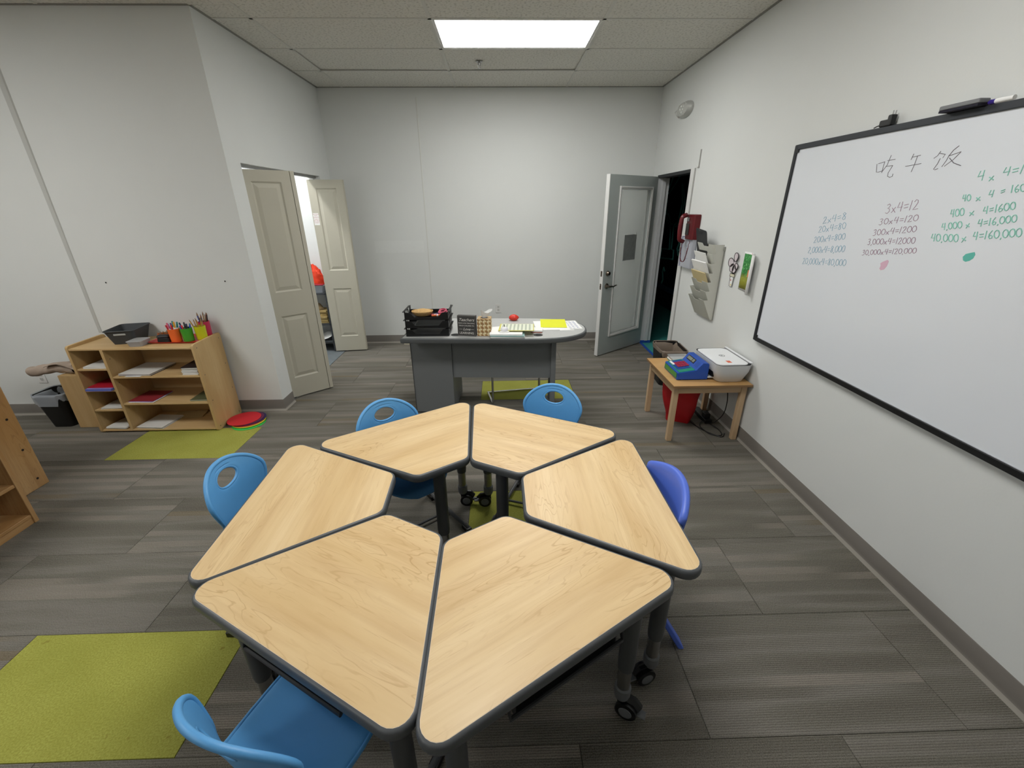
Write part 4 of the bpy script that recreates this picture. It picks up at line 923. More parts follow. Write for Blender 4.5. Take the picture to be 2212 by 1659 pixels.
def stick(c, a, lean, ln, r, m, tipm, name, lab, grp, off=.5, taper=True):
    x, y, z, cr, ch_ = c; da = R(a); bx, by = x + math.cos(da) * cr * .30, y + math.sin(da) * cr * .30
    d = Vector((math.cos(da) * math.sin(R(lean)), math.sin(da) * math.sin(R(lean)), math.cos(R(lean))))
    q = d.to_track_quat('Z', 'Y').to_euler()
    t = thing(name, lab, name, (bx, by, z + .003)); t.rotation_euler = q; t['group'] = grp
    n = 6 if name == 'pencil' else 10
    if name == 'pencil':
        MB().lathe([(r, 0), (r, ln - .016)], n).build('pencil_barrel', m, t); MB().lathe([(r, ln - .016), (.0009, ln)], n).build('sharpened_tip', tipm, t)
    else:
        MB().lathe([(r, 0), (r, ln - .045)], n).build('marker_barrel', PAPER, t); MB().lathe([(r * 1.08, ln - .045), (r * 1.05, ln - .004), (r * .7, ln)], n).build('marker_cap', m, t)
def cm(n_, c_): return mat('pen_' + n_, c_, .45, var=0)
PEN = {'violet': cm('violet', '#4a2a6e'), 'periwinkle': cm('periwinkle', '#6478c8'), 'red': cm('red', '#c02a34'), 'pink': cm('pink', '#d8607e'), 'yellow': cm('yellow', '#dba02a'), 'teal': cm('teal', '#2c7f7a'), 'mint': cm('mint', '#79bfa5'), 'navy': cm('navy', '#16224a'), 'blue': cm('blue', '#2a49a8'), 'black': cm('black', '#15161a'), 'ochre': cm('ochre', '#b98a35'), 'tan': cm('tan', '#a7855a'), 'rust': cm('rust', '#8a4030'), 'grey': cm('grey', '#56606a'), 'white': cm('white', '#d0c8c8')}
TIP = cm('tip', '#8a6a4a')
for c_, items, nm, ln0 in (('orange', ['violet', 'periwinkle', 'red', 'pink', 'red', 'yellow', 'teal', 'mint', 'white', 'teal'], 'marker', .150), ('green', ['black', 'navy', 'blue', 'red', 'black', 'blue', 'teal', 'navy'], 'marker', .135),
                       ('yellow', ['ochre', 'ochre', 'tan', 'ochre', 'ochre', 'tan', 'ochre'], 'pencil', .165), ('pink', ['rust', 'rust', 'tan', 'blue', 'navy', 'grey', 'tan', 'black', 'grey', 'rust', 'tan', 'black'], 'pencil', .185)):
    for i, p in enumerate(items):
        a = 360 * i / len(items) + random.uniform(-12, 12) + 140; lean = random.uniform(6, 14) if c_ != 'yellow' else random.uniform(4, 20)
        stick(CUPS[c_], a, lean, ln0 + random.uniform(-.014, .012), (.0056 if nm == 'marker' else .0040), PEN[p], TIP, nm, '%s %s standing in the %s cup on the red tray' % (p, nm, {'yellow': 'lime yellow'}.get(c_, c_)), '%ss in the %s cup' % (nm, c_), off=1)
for i in range(9):
    a = 40 * i; p = ['rust', 'black', 'tan', 'black', 'grey', 'rust', 'ochre', 'white', 'black'][i]
    stick(o_, a, 10 + (i % 3) * 5, .072 + .004 * (i % 3), .0042, PEN[p], TIP, 'pencil', 'stubby %s crayon in the short orange tub' % p, 'crayons in the short orange tub')
t = thing('zip_pouch', 'black zipped pouch before the short orange tub on the red tray', 'pouch', (-2.640, 3.255, TOPZ + .003), 6)
MB().prism(rrect(-.045, .045, -.025, .025, .012), 0, .042, top=rrect(-.043, .043, -.018, .020, .012)).build('pouch_body', BLACK, t, bevel=.008, seg=3)
MB().prism(rrect(-.046, .046, -.026, .026, .012), .0425, .062, top=rrect(-.038, .038, -.016, .018, .012)).build('pouch_flap', mat('pouch_dark', '#1b1617', .6), t, bevel=.006)
# upright panel, cloth roll, waste bin
t = thing('upright_board', 'plain birch board standing between the bin and the storage shelf', 'board', (-3.455, 3.32, 0))
MB().box(-.085, .085, -.105, .10, .0005, .465).build('board_panel', PLYV, t, bevel=.003)
FAB = mat('cream_cloth', '#a8988a', .95, var=.12, vs=20, bump=.4, bs=120)
t = thing('cloth_roll', 'rolled cream cloth lying across the upright birch board', 'cloth', (-3.60, 3.27, .470))
def roll(u, v):
    a = 2 * math.pi * v; r = .040 + .003 * math.sin(a * 3 + u * 9) + .003 * math.sin(u * 25 + a)
    return (-.185 + .36 * u, r * math.cos(a) + .012 * math.sin(u * 3), (.014 + .026 * min(1, u * 1.8)) + r * math.sin(a))
q = MB().grid(roll, 22, 18); q.build('rolled_cloth', FAB, t, smooth=180)
MB().lathe([(.035, 0), (.030, .002), (.012, .002), (.010, -.004)], 18, T(-.1835, 0, .015) @ RY(-90)).build('roll_end', FAB, t)
def fold(u, v): return (-.02 + .235 * u, -.05 + .11 * v, .066 + .022 * math.sin(u * 3.0) * (1 - .4 * v) - .052 * max(0, u - .45) ** 1.3 * 1.2 + .004 * math.sin(v * 9 + u * 5))
MB().grid(fold, 18, 10).build('loose_fold', FAB, t, smooth=180, solid=.004)
def bin_(name, lab, loc, rz, w0, d0, w1, d1, h, m, liner, drape, lm2):
    t = thing(name, lab, 'bin', loc, rz); tub(t, 'bin_body', m, w0, d0, w1, d1, h, .035, .003)
    P = rrect(-w1 / 2 - .003, w1 / 2 + .003, -d1 / 2 - .003, d1 / 2 + .003, .045, 8); n = len(P); v = []
    ly = []
    for k in range(5):
        for i, (x, y) in enumerate(P):
            an = i / n * 2 * math.pi; dz = drape * (1 + .35 * math.sin(an * 3 + 1) + .2 * math.sin(an * 7)) * k / 4
            s_ = 1 - .04 * k / 4 * 1.5 + .012 * math.sin(an * 9 + k); s_ += .022 if k else 0; v.append((x * s_ * (1.01), y * s_ * 1.01, h + .006 - dz))
    f = [(k * n + i, k * n + (i + 1) % n, (k + 1) * n + (i + 1) % n, (k + 1) * n + i) for k in range(4) for i in range(n)]
    v2 = []
    for k in range(1, 7):
        for i, (x, y) in enumerate(P):
            an = i / n * 2 * math.pi; s_ = .96 - .045 * k + .03 * math.sin(an * 5 + k * 1.7); v2.append((x * s_, y * s_, h + .004 - h * .11 * k + .012 * math.sin(an * 4 + k)))
    base = len(v); v += v2
    f += [(i, (i + 1) % n, base + (i + 1) % n, base + i) for i in range(n)]
    f += [(base + k * n + i, base + k * n + (i + 1) % n, base + (k + 1) * n + (i + 1) % n, base + (k + 1) * n + i) for k in range(5) for i in range(n)]
    f.append(tuple(range(base + 5 * n, base + 6 * n)))
    q = MB().add(v, f); q.build('bin_liner', liner, t, smooth=180); return t
bin_('waste_bin', 'black waste bin with translucent white liner beside the birch board', (-3.70, 3.31, .0005), 0, .17, .15, .24, .22, .30, BLACK, mat('liner_white', '#b9c0c8', .3, alpha=.6, var=.1), .075, None)
bin_('tall_bin', 'black bin with brown liner behind the small wooden table', (1.685, 4.03, .0005), -4, .20, .28, .25, .36, .37, BLACK, mat('liner_brown', '#85776a', .35, var=.2, vs=15), .055, None)
# discs
DC = [('green', '#35c455'), ('black', '#17151a'), ('lime', '#c9c52e'), ('crimson', '#b3243a'), ('navy', '#28204e'), ('plum', '#5a2348'), ('red', '#c3202c')]
for i, (n_, c_) in enumerate(DC):
    r_ = .128
    x = [-2.155, -2.165, -2.165, -2.175, -2.172, -2.185, -2.205][i]; y = [3.235, 3.26, 3.255, 3.265, 3.28, 3.27, 3.262][i]
    tag(MB().lathe([(r_ - .001, 0), (r_, .002), (r_ - .001, .0045), (.001, .0047)], 40, T(x, y, .0008 + i * .0049)).build('floor_disc', mat('disc_' + n_, c_, .6)), '%s round floor marker disc, %s of the pile by the storage shelf' % (n_, ['lowest', 'second from bottom', 'third from bottom', 'middle', 'third from top', 'second from top', 'topmost'][i]), 'disc', 'round floor discs piled beside the shelf')
# ================================================================ HONEY BOOKCASES AT THE LEFT EDGE
t = thing('open_bookcase', 'honey-coloured open bookcase cut off by the left edge, nearest shelf', 'bookcase')
bx0, bx1, by0, by1, bz = -3.04, -2.735, 1.0, 2.055, .80
MB().box(bx0, bx1, by1 - .024, by1, .0005, bz).build('side_panel', BUTCHER, t, bevel=.003)
MB().box(bx0, bx1, by0, by0 + .024, .0005, bz).build('side_panel', BUTCHER, t, bevel=.003)
MB().box(bx0, bx0 + .010, by0 + .024, by1 - .024, .04, bz - .02).build('back_panel', BUTCHY, t, smooth=0)
for z in (.060, .268, .485): MB().box(bx0 + .010, bx1 - .004, by0 + .024, by1 - .024, z - .02, z).build('shelf_board', BUTCHY, t, bevel=.003)
MB().box(bx0, bx1, by0 + .024, by1 - .024, bz - .024, bz).build('top_board', BUTCHY, t, bevel=.003)
MB().box(bx1 - .022, bx1 - .008, by0 + .024, by1 - .024, .0005, .040).build('kick_board', BUTCHY, t)
tag(MB().box(-2.96, -2.80, 1.60, 1.78, .0605, .068).build('wooden_board', BUTCHY, bevel=.002), 'small honey-coloured wooden board lying in the open bookcase', 'board')
t = thing('end_bookcase', 'honey-coloured bookcase with dark screw holes in its end panel', 'bookcase')
ex0, ex1, ey0, ey1, ez = -4.1, -3.05, 2.10, 2.443, .95
e_ = MB().box(ex1 - .022, ex1, ey0, ey1, .0005, ez).build('end_panel', BUTCHER, t, bevel=.004)
MB().box(ex0, ex0 + .022, ey0, ey1, .0005, ez).build('end_panel', BUTCHER, t, bevel=.004)
MB().box(ex0 + .022, ex1 - .022, ey1 - .01, ey1, .04, ez - .02).build('back_panel', BUTCHER, t, smooth=0)
for z in (.066, .28, .495, .71): MB().box(ex0 + .022, ex1 - .022, ey0, ey1 - .012, z - .011, z + .011).build('shelf_board', BUTCHY, t)
MB().box(ex0 + .022, ex1 - .022, ey0, ey1, ez - .022, ez).build('top_board', BUTCHY, t)
for z in (.065, .279, .495, .71):
    for y in (2.39, 2.15): MB().lathe([(.0075, 0), (.0075, .001)], 10, T(ex1, y, z) @ RY(90)).build('screw_hole', mat('hole_dark', '#1c0f0a', .8), e_)

# ================================================================ TEACHER DESK
dk = thing('teacher_desk', 'grey teacher desk with rounded right end and drawer pedestal', 'desk', (-.03, 3.487, 0), -3.4)
def desk_outline(g):
    P = [(-.735 - g, -.32 - g), (.24, -.32 - g)]
    for i in range(1, 24):
        a = -90 + 180 * i / 24; c_, s_ = math.cos(R(a)), math.sin(R(a))
        P.append((.24 + (.485 + g) * abs(c_) ** .85 * (1 if c_ > 0 else -1), (.32 + g) * abs(s_) ** .9 * (1 if s_ > 0 else -1)))
    P += [(.24, .32 + g), (-.735 - g, .32 + g)]; return P
DT = .735
MB().prism(desk_outline(-.001), DT - .01, DT).build('desk_top', mat('desk_laminate', '#b6b7b5', .5, var=.06, vs=60), dk, smooth=30)
v = []; f = []; pr = [(-.001, -.0003), (.010, -.0015), (.014, -.006), (.014, -.030), (.008, -.040), (-.01, -.040)]
for g, z in pr: v += [(x, y, DT + z) for x, y in desk_outline(g)]
n = len(desk_outline(0))
for k in range(len(pr) - 1): f += [(k * n + i, k * n + (i + 1) % n, (k + 1) * n + (i + 1) % n, (k + 1) * n + i) for i in range(n)]
f.append(tuple(range((len(pr) - 1) * n, len(pr) * n)))
MB().add(v, f).build('edge_band', mat('desk_edge', '#5a5d5e', .5), dk)
DG = mat('desk_grey', '#707374', .5, var=.05, vs=200)
ped = MB().box(-.725, -.385, -.155, .30, .012, .694).build('pedestal', DG, dk, bevel=.003)
MB().box(-.7265, -.722, -.1575, .28, .02, .69).build('side_seam', mat('desk_seam', '#3a3b3d', .5), ped)
for z0, z1 in ((.04, .24), (.25, .45), (.46, .67)):
    q = MB().box(-.715, -.395, .301, .318, z0, z1).build('drawer', DG, dk, bevel=.003); MB().box(-.61, -.50, .318, .33, (z0 + z1) / 2 - .01, (z0 + z1) / 2 + .01).build('drawer_handle', DULLCHROME, q)
MB().box(-.383, .44, -.142, -.122, .335, .694).build('modesty_panel', DG, dk, bevel=.002)
MB().box(.440, .482, -.165, -.125, .012, .694).build('desk_leg', DG, dk, bevel=.006); MB().box(.42, .50, -.18, .22, .0005, .012).build('leg_foot', DG, dk, bevel=.004)
MB().box(.440, .482, .14, .18, .012, .694).build('desk_leg', DG, dk, bevel=.006)
for x, y in ((.33, -.222), (-.33, -.222)):
    q = MB().lathe([(.037, 0), (.037, .0012), (.030, .0016), (.028, .0006)], 24, T(x, y, DT)).build('cable_grommet', BLACK, dk)
    MB().box(x - .02, x + .02, y - .004, y + .004, DT + .0016, DT + .0026).build('grommet_cap', DKGREY, q)
MB().box(-.722, -.68, -.328, -.30, .686, .694).build('key_tab', mat('tab_cream', '#c9c2ae', .5), dk)
DZ_ = DT + .0006
def on_desk(x, y): return (x, y, DZ_)
# letter trays
def letter_tray(x, y, z, rz, lab):
    t = thing('letter_tray', lab, 'tray', (x, y, z), rz, 'black stacking letter trays on the teacher desk')
    W_, D_, H_ = .335, .245, .062
    MB().box(-W_ / 2, W_ / 2, -D_ / 2, D_ / 2, 0, .004).build('tray_floor', BLACK, t, smooth=0)
    # front lip dips in the middle
    P = [(-W_ / 2, 0), (W_ / 2, 0), (W_ / 2, .058), (W_ / 2 - .045, .055), (W_ / 2 - .075, .020), (-W_ / 2 + .075, .020), (-W_ / 2 + .045, .055), (-W_ / 2, .058)]
    MB().prism(P, -.002, .002, T(0, -D_ / 2, 0) @ RX(90)).build('front_lip', BLACK, t, bevel=.001)
    MB().box(-W_ / 2, W_ / 2, D_ / 2 - .002, D_ / 2 + .002, 0, .030).build('rear_wall', BLACK, t, smooth=0)
    for s_ in (-1, 1):
        w_ = MB(); x_ = s_ * W_ / 2
        w_.box(x_ - .002, x_ + .002, -D_ / 2, D_ / 2, 0, .018).box(x_ - .002, x_ + .002, -D_ / 2, -D_ / 2 + .03, .018, H_).box(x_ - .002, x_ + .002, D_ / 2 - .05, D_ / 2, .018, H_ + .004)
        for k in range(4): w_.box(x_ - .002, x_ + .002, -.006, .006, -.026, .026, T(0, -.075 + k * .05, .038) @ RX(-32 if k % 2 else 32))
        w_.box(x_ - .006 + (.004 if s_ > 0 else -.010), x_ + .006 + (.010 if s_ > 0 else -.004), -D_ / 2, D_ / 2, H_ - .004, H_)
        w_.build('side_wall', BLACK, t, bevel=.001)
    return t
for i, lab in enumerate(('bottom one of three black letter trays on the desk', 'middle one of three black letter trays on the desk', 'top black letter tray holding a basket on the desk')):
    letter_tray(-.588, 3.375, DZ_ + i * .067, 0, lab)
sheets('tray_paper', 'grey and white sheets in the middle letter tray', 'paper', -.585, 3.37, DZ_ + .067 + .0045, .22, .21, .008, 2, [OFF, MIDGREY], 2, top=mat('grey_sheet', '#4e5254', .5), jit=.01)
sheets('tray_paper', 'dark folders in the bottom letter tray', 'paper', -.585, 3.37, DZ_ + .0045, .22, .21, .014, -2, [DKGREY, MIDGREY], 3, top=DKGREY, jit=.01)
WK = mat('wicker', '#c4a068', .8, var=.35, vs=60, bump=.6, bs=90); tz2 = DZ_ + .134 + .0045
t = thing('wicker_basket', 'small oval wicker basket in the top letter tray', 'basket', (-.635, 3.36, tz2 + .006))
MB().lathe([(.055, 0), (.078, .018), (.086, .034), (.083, .036), (.073, .018), (.05, .004), (.001, .003)], 30, sy=.8, cap=False).build('basket_bowl', WK, t)
for k in range(4): MB().tube([((.062 + k * .007) * math.cos(R(a)), .8 * (.062 + k * .007) * math.sin(R(a)), .008 + k * .009) for a in range(0, 360, 15)], .0035, 6, closed=True).build('wicker_coil', WK, t)
MB().lathe([(.078, .030), (.06, .042), (.03, .050), (.001, .052)], 24, sy=.8, cap=False).build('basket_lid', WK, t)
PK = mat('pink_craft', '#c95a72', .5); OR = mat('orange_craft', '#d8672a', .5); BLc = mat('blue_craft', '#34508f', .5)
for i, (x, y, l_, rz, m, lab) in enumerate(((-.515, 3.34, .09, 12, OR, 'orange craft stick in the top letter tray'), (-.535, 3.36, .10, -8, PK, 'pink craft roll in the top letter tray'), (-.50, 3.40, .08, 30, BLc, 'blue craft tube in the top letter tray'))):
    t = thing('craft_item', lab, 'craft item', (x, y, tz2 + .008 + i * .0), rz); MB().lathe([(.008, -l_ / 2), (.008, l_ / 2)], 12, RY(90)).build('roll', m, t); MB().lathe([(.0085, -.006), (.0085, .006)], 12, RY(90)).build('band', PAPER, t)
t = thing('ribbon_bundle', 'loop of pink ribbon in the top letter tray', 'ribbon', (-.475, 3.38, tz2 + .012))
for k in range(4): MB().tube([(.035 * math.cos(R(a)), .022 * math.sin(R(a)) , .006 + .018 * (.5 + .5 * math.sin(R(a + 60 * k))) ) for a in range(0, 360, 20)], .0045, 6, closed=True, M=RZ(45 * k) @ T(0, 0, .004 * k)).build('ribbon_loop', PK, t)
# sign block
t = thing('slogan_block', 'square dark grey block sign with white lettering about teachers and learning', 'sign', on_desk(-.275, 3.262), -12)
MB().box(-.074, .074, -.018, .018, 0, .163).build('block', mat('sign_grey', '#4d4b49', .7, var=.06, vs=40), t, bevel=.002); MB().box(-.066, .066, -.0188, -.018, .008, .155).build('sign_face', mat('sign_face', '#403f3e', .7), t, smooth=0)
SW = mat('lettering_white', '#dcdad4', .6)
for s_, z, sz, shr in (('Teachers', .130, .034, .35), ('WHO LOVE TEACHING', .103, .0125, 0), ('TEACH CHILDREN TO', .083, .0125, 0), ('Love', .055, .030, .4), ('LEARNING', .024, .0245, 0)):
    text('lettering', s_, SW, sz, T(0, -.0192, z) @ RX(90), t, shear=shr)
MB().box(-.06, -.034, -.0195, -.0188, .054, .0555).box(.034, .06, -.0195, -.0188, .054, .0555).build('flourish', SW, t, smooth=0)
# tissue box
k = NT('tissue_pattern'); tc = k.n('ShaderNodeTexCoord'); sp2 = k.n('ShaderNodeSeparateXYZ'); k.l(tc.outputs['Object'], sp2.inputs[0])
uu = k.math('MULTIPLY', k.math('ADD', sp2.outputs[0], sp2.outputs[1]), 31.0); vv = k.math('MULTIPLY', sp2.outputs[2], 31.0)
du = k.math('SUBTRACT', k.math('FRACT', uu), .5); dv_ = k.math('SUBTRACT', k.math('FRACT', vv), .5)
dist = k.math('SQRT', k.math('ADD', k.math('MULTIPLY', du, du), k.math('MULTIPLY', dv_, dv_)))
inside = k.math('LESS_THAN', dist, .46)
quad = k.math('MULTIPLY', k.math('GREATER_THAN', du, 0.0), k.math('LESS_THAN', dv_, 0.0))
c = k.mix(inside, lin('#87591f'), lin('#e2d3aa')); c = k.mix(k.math('MULTIPLY', k.math('MULTIPLY', inside, quad), .8), c, lin('#a3743a'))
c = k.mix(k.math('GREATER_THAN', dist, .64), c, lin('#e2d3aa'))
k.l(c, k.b.inputs['Base Color']); k.b.inputs['Roughness'].default_value = .6
t = thing('tissue_box', 'brown and cream patterned tissue box with a tissue sticking out', 'tissue box', on_desk(-.139, 3.290), -3)
MB().box(-.054, .054, -.054, .054, 0, .135).build('box_body', k.m, t, bevel=.002)
MB().prism([(.022 * math.cos(R(a)) * 1.4, .022 * math.sin(R(a))) for a in range(0, 360, 20)], .1352, .1358).build('opening', BLACK, t, smooth=0)
def tis(u, v):
    a = u * 2 * math.pi; r = .016 + .030 * v + .009 * math.sin(a * 3 + 1) * v
    return (r * math.cos(a) + .012 * v, .5 * r * math.sin(a), .134 + .055 * v + .014 * math.sin(a * 2 + .6) * v)
MB().grid(tis, 24, 6).build('tissue', PAPER, t, smooth=60)
# books, call bell, papers on the desk
sheets('workbook', 'white-covered workbook at the bottom under the call bell', 'book', .045, 3.245, DZ_, .265, .19, .022, -3, [mat('book_grey', '#9fa3a3', .6), PAPER, mat('book_teal', '#8fb0ae', .6)], 3, jit=.001)
sheets('workbook', 'thin white workbook upper one beneath the yellow-edged calendar', 'book', .035, 3.255, DZ_ + .0225, .255, .19, .012, -4, PAPER)
sheets('loose_papers', 'loose white papers slanting behind the workbooks', 'paper', .0, 3.435, DZ_, .20, .16, .006, 14, [PAPER, OFF], 3, jit=.012)
t = thing('calendar_sheet', 'yellow-edged calendar sheet propped across the workbooks', 'calendar', (.118, 3.335, DZ_ + .040), -4); t.rotation_euler[0] = R(-2)
MB().box(-.14, .14, -.12, .12, 0, .002).build('yellow_backing', mat('yellow_folder', '#cfc85c', .7), t, smooth=0); MB().box(-.128, .134, -.112, .114, .0021, .0026).build('calendar_page', mat('calendar_page', '#dfe3d0', .8), t, smooth=0)
q = MB()
for i in range(8): q.box(-.118 + i * .031, -.104 + i * .031, -.102, .104, .0027, .0029)
q.build('calendar_columns', mat('calendar_grey', '#b4bbaa', .8), t, smooth=0)
t = thing('call_bell', 'white domed call bell on the front workbook', 'bell', (.018, 3.235, DZ_ + .0350))
MB().lathe([(.040, 0), (.042, .004), (.034, .008), (.030, .010)], 28).build('bell_base', PAPER, t); MB().lathe([(.032, .011), (.031, .022), (.022, .034), (.010, .038), (.001, .039)], 28, cap=False).build('bell_dome', mat('bell_white', '#e6e6ea', .2), t); MB().lathe([(.003, .039), (.003, .052), (.0045, .053), (.003, .056)], 10).build('plunger', DKGREY, t)
t = thing('red_pincushion', 'round red lobed object at the back of the desk', 'cushion', on_desk(.105, 3.72))
def pc(u, v):
    a = 2 * math.pi * u; p = math.pi * (v - .5); r = .044 * math.cos(p) * (1 + .07 * math.cos(a * 5)); return (r * math.cos(a), r * math.sin(a) * .8, .026 + .026 * math.sin(p) * (1 - .12 * math.cos(p * 2)))
MB().grid(pc, 36, 14).build('cushion_body', mat('cushion_red', '#d2321f', .45), t, smooth=180); MB().lathe([(.010, .046), (.006, .054), (.001, .055)], 12).build('top_knot', mat('cushion_red2', '#b5281a', .45), t)
sheets('card_box', 'small white box with red edge beside the calendar sheet', 'box', .285, 3.355, DZ_, .09, .10, .020, -8, [mat('box_red', '#a34b3c', .6), PAPER, PAPER], 3, jit=.001)
sheets('white_sheet', 'white sheets lying under the yellow sheet', 'paper', .42, 3.53, DZ_, .28, .30, .003, 2, PAPER)
sheets('yellow_sheet', 'bright yellow sheet on the right of the desk', 'paper', .445, 3.585, DZ_ + .0035, .22, .28, .002, -4, mat('bright_yellow', '#e0e32a', .7))
t = sheets('doodle_sheet', 'white sheet with blue pen notes at the round end of the desk', 'paper', .60, 3.545, DZ_ + .0002, .125, .27, .0012, 4, PAPER)
q = MB(); random.seed(5)
for r_ in range(9):
    for c_ in range(3):
        x0 = -.045 + c_ * .033; y0 = -.11 + r_ * .026; q.tube([(x0 + .007 * j_ + random.uniform(-.002, .002), y0 + random.uniform(-.006, .006), .0015) for j_ in range(4)], .0011, 4)
q.build('pen_notes', mat('pen_blue', '#6d7fb0', .7), t, smooth=0)
sheets('sticky_note', 'narrow white slip in front of the pen notes sheet', 'paper', .535, 3.375, DZ_ + .0002, .12, .02, .002, 1, PAPER)

# ================================================================ SMALL WOODEN TABLE AND WHAT IS ON IT
sx0, sx1, sy0, sy1, szz = 1.232, 1.812, 2.772, 3.388, .475
t = thing('small_table', 'small square wooden table against the right wall', 'table')
MB().box(sx0, sx1, sy0, sy1, szz - .018, szz - .0006).build('edge_core', mat('table_edge', '#8a6a45', .6), t, bevel=.002); MB().box(sx0 + .002, sx1 - .002, sy0 + .002, sy1 - .002, szz - .0008, szz).build('tabletop', TABLEWOOD, t, smooth=0)
for x in (sx0 + .020, sx1 - .056):
    for y in (sy0 + .036, sy1 - .072): MB().box(x, x + .040, y, y + .036, .0005, szz - .018).build('leg', BEECH, t, bevel=.003)
BX = wood_material('beech_rail', '#cdb18e', '#bd9f7b', '#94714c', axis=0, rough=.5, strength=.5, figure=False); BY = wood_material('beech_rail_side', '#cdb18e', '#bd9f7b', '#94714c', axis=1, rough=.5, strength=.5, figure=False)
for y in (sy0 + .044, sy1 - .064): MB().box(sx0 + .060, sx1 - .056, y, y + .018, szz - .078, szz - .018).build('apron', BX, t, bevel=.001)
for x in (sx0 + .026, sx1 - .044): MB().box(x, x + .018, sy0 + .072, sy1 - .072, szz - .078, szz - .018).build('apron', BY, t, bevel=.001)
# toy cash register (keys face the room)
t = thing('toy_register', 'blue and green toy cash register with red keys on the small table', 'toy register', (1.410, 3.012, szz + .0005), 0)
RB = mat('register_blue', '#1d4fae', .4); RG = mat('register_green', '#3f8a3c', .4); RT_ = mat('register_teal', '#1f8a78', .4); RBd = mat('register_deep_blue', '#16448f', .4)
Mx = Matrix(((1, 0, 0, 0), (0, 0, 1, 0), (0, 1, 0, 0), (0, 0, 0, 1)))      # profile in x-z, depth along y
prof = [(-.118, .004), (.112, .004), (.112, .120), (.100, .132), (.062, .132), (.020, .078), (-.115, .058)]
MB().prism(prof, -.131, .131, Mx).build('register_body', RB, t, bevel=.004)
MB().box(-.1195, -.117, -.118, .118, .012, .050).build('cash_drawer', RG, t, bevel=.001)
sl = math.degrees(math.atan2(.020, .135))
Mk = T(-.115, 0, .058) @ RY(-sl)
MB().box(.012, .128, -.125, .125, 0, .0022, Mk).build('key_deck', RT_, t, smooth=0); MB().box(.020, .118, -.075, .112, .0022, .0035, Mk).build('key_panel', RBd, t, smooth=0)
KR = mat('key_red', '#a31f45', .35)
for i in range(4):
    for j in range(4): MB().prism(rrect(-.0095, .0095, -.0105, .0105, .003), .0035, .0085, Mk @ T(.050 + i * .0215, .008 + j * .026 - .030, 0)).build('key', KR, t, bevel=.0015)
for j in range(3): MB().prism(rrect(-.009, .009, -.0105, .0105, .003), .0035, .0085, Mk @ T(.030, .090 - j * .026, 0)).build('key', PAPER, t, bevel=.0015)
for y_ in (-.088, -.112): MB().box(.012, .128, y_ - .003, y_ + .003, .0022, .0045, Mk).build('deck_stripe', mat('stripe_green', '#3fa07a', .4), t, smooth=0)
s2 = math.degrees(math.atan2(.054, .042)); Ms = T(.020, 0, .078) @ RY(-s2)
MB().box(.022, .058, -.035, .095, -.0005, .002, Ms).build('display_bezel', BLACK, t, smooth=0); MB().box(.029, .052, .012, .088, .002, .003, Ms).box(.029, .052, -.026, .004, .002, .003, Ms).build('display', mat('lcd_grey', '#7b8275', .3), t, smooth=0)
sp_ = MB()
for i in range(5): sp_.box(.016 + i * .009, .020 + i * .009, -.108, -.060, -.0003, .0012, Ms)
sp_.build('speaker_grille', RBd, t, smooth=0)
# printer
t = thing('printer', 'white flatbed printer with rounded corners beside the toy register', 'printer', (1.668, 3.0, szz + .0005), 0)
PWm = mat('printer_white', '#eef0f2', .45); PW2 = mat('printer_body', '#d4d6d7', .45)
A = rrect(-.085, .085, -.165, .175, .035, 6); B = rrect(-.128, .128, -.205, .200, .045, 6); B3 = rrect(-.130, .130, -.208, .203, .045, 6)
v = [(x, y, 0) for x, y in A] + [(x * 1.15, y * 1.05, .006) for x, y in A] + [(x * .97, y * .98, .085) for x, y in B] + [(x, y, .140) for x, y in B3]
n = len(A); f = [(k * n + i, k * n + (i + 1) % n, (k + 1) * n + (i + 1) % n, (k + 1) * n + i) for k in range(3) for i in range(n)] + [tuple(range(n))[::-1], tuple(range(3 * n, 4 * n))]
MB().add(v, f).build('printer_body', PW2, t, smooth=50)
MB().prism(rrect(-.127, .127, -.205, .200, .043, 6), .1403, .1435).build('lid_gasket', DKGREY, t, smooth=0)
MB().prism(rrect(-.129, .100, -.206, .170, .04, 6), .144, .152).build('scanner_lid', PWm, t, bevel=.002)
MB().prism(rrect(.103, .129, -.18, .19, .010, 4), .1437, .150).build('rear_feed_cover', MIDGREY, t, bevel=.002); MB().prism(rrect(.112, .130, -.19, .20, .008, 4), .1502, .156).build('paper_guide', PWm, t, bevel=.001)
MB().lathe([(.022, 0), (.022, .0006), (.017, .0006), (.017, 0)], 28, T(-.01, -.01, .1521), cap=False).build('round_emblem', mat('emblem_grey', '#77797c', .5), t)
text('emblem_letters', 'hp', mat('emblem_grey2', '#77797c', .5), .022, T(-.01, -.008, .1522) @ RZ(-90), t, shear=.2)
MB().box(-.04, -.01, -.168, -.125, .1521, .1525).build('orange_sticker', mat('sticker_orange', '#d9603a', .5), t, smooth=0); MB().box(-.088, -.045, -.175, -.145, .1521, .1524).build('white_sticker', PAPER, t, smooth=0)
MB().box(-.148, -.098, -.12, .12, .018, .024).build('paper_tray', PWm, t, bevel=.002); MB().box(-.1195, -.100, -.13, .13, .030, .075).build('output_slot', BLACK, t, smooth=0)
# papers in a clear tray behind the register
t = thing('paper_tray', 'shallow clear tray of papers behind the toy register', 'tray', (1.475, 3.262, szz + .0005), 0)
MB().box(-.075, .075, -.10, .105, 0, .010).build('teal_folder', mat('teal_folder', '#3f9c92', .5), t, smooth=0); MB().box(-.078, .072, -.098, .103, .0105, .018).build('white_papers', PAPER, t, smooth=0)
tub(t, 'tray_shell', mat('tray_clear', '#c9cccc', .2, alpha=.6), .15, .20, .165, .215, .022, .012, .002, T(0, 0, .0185))
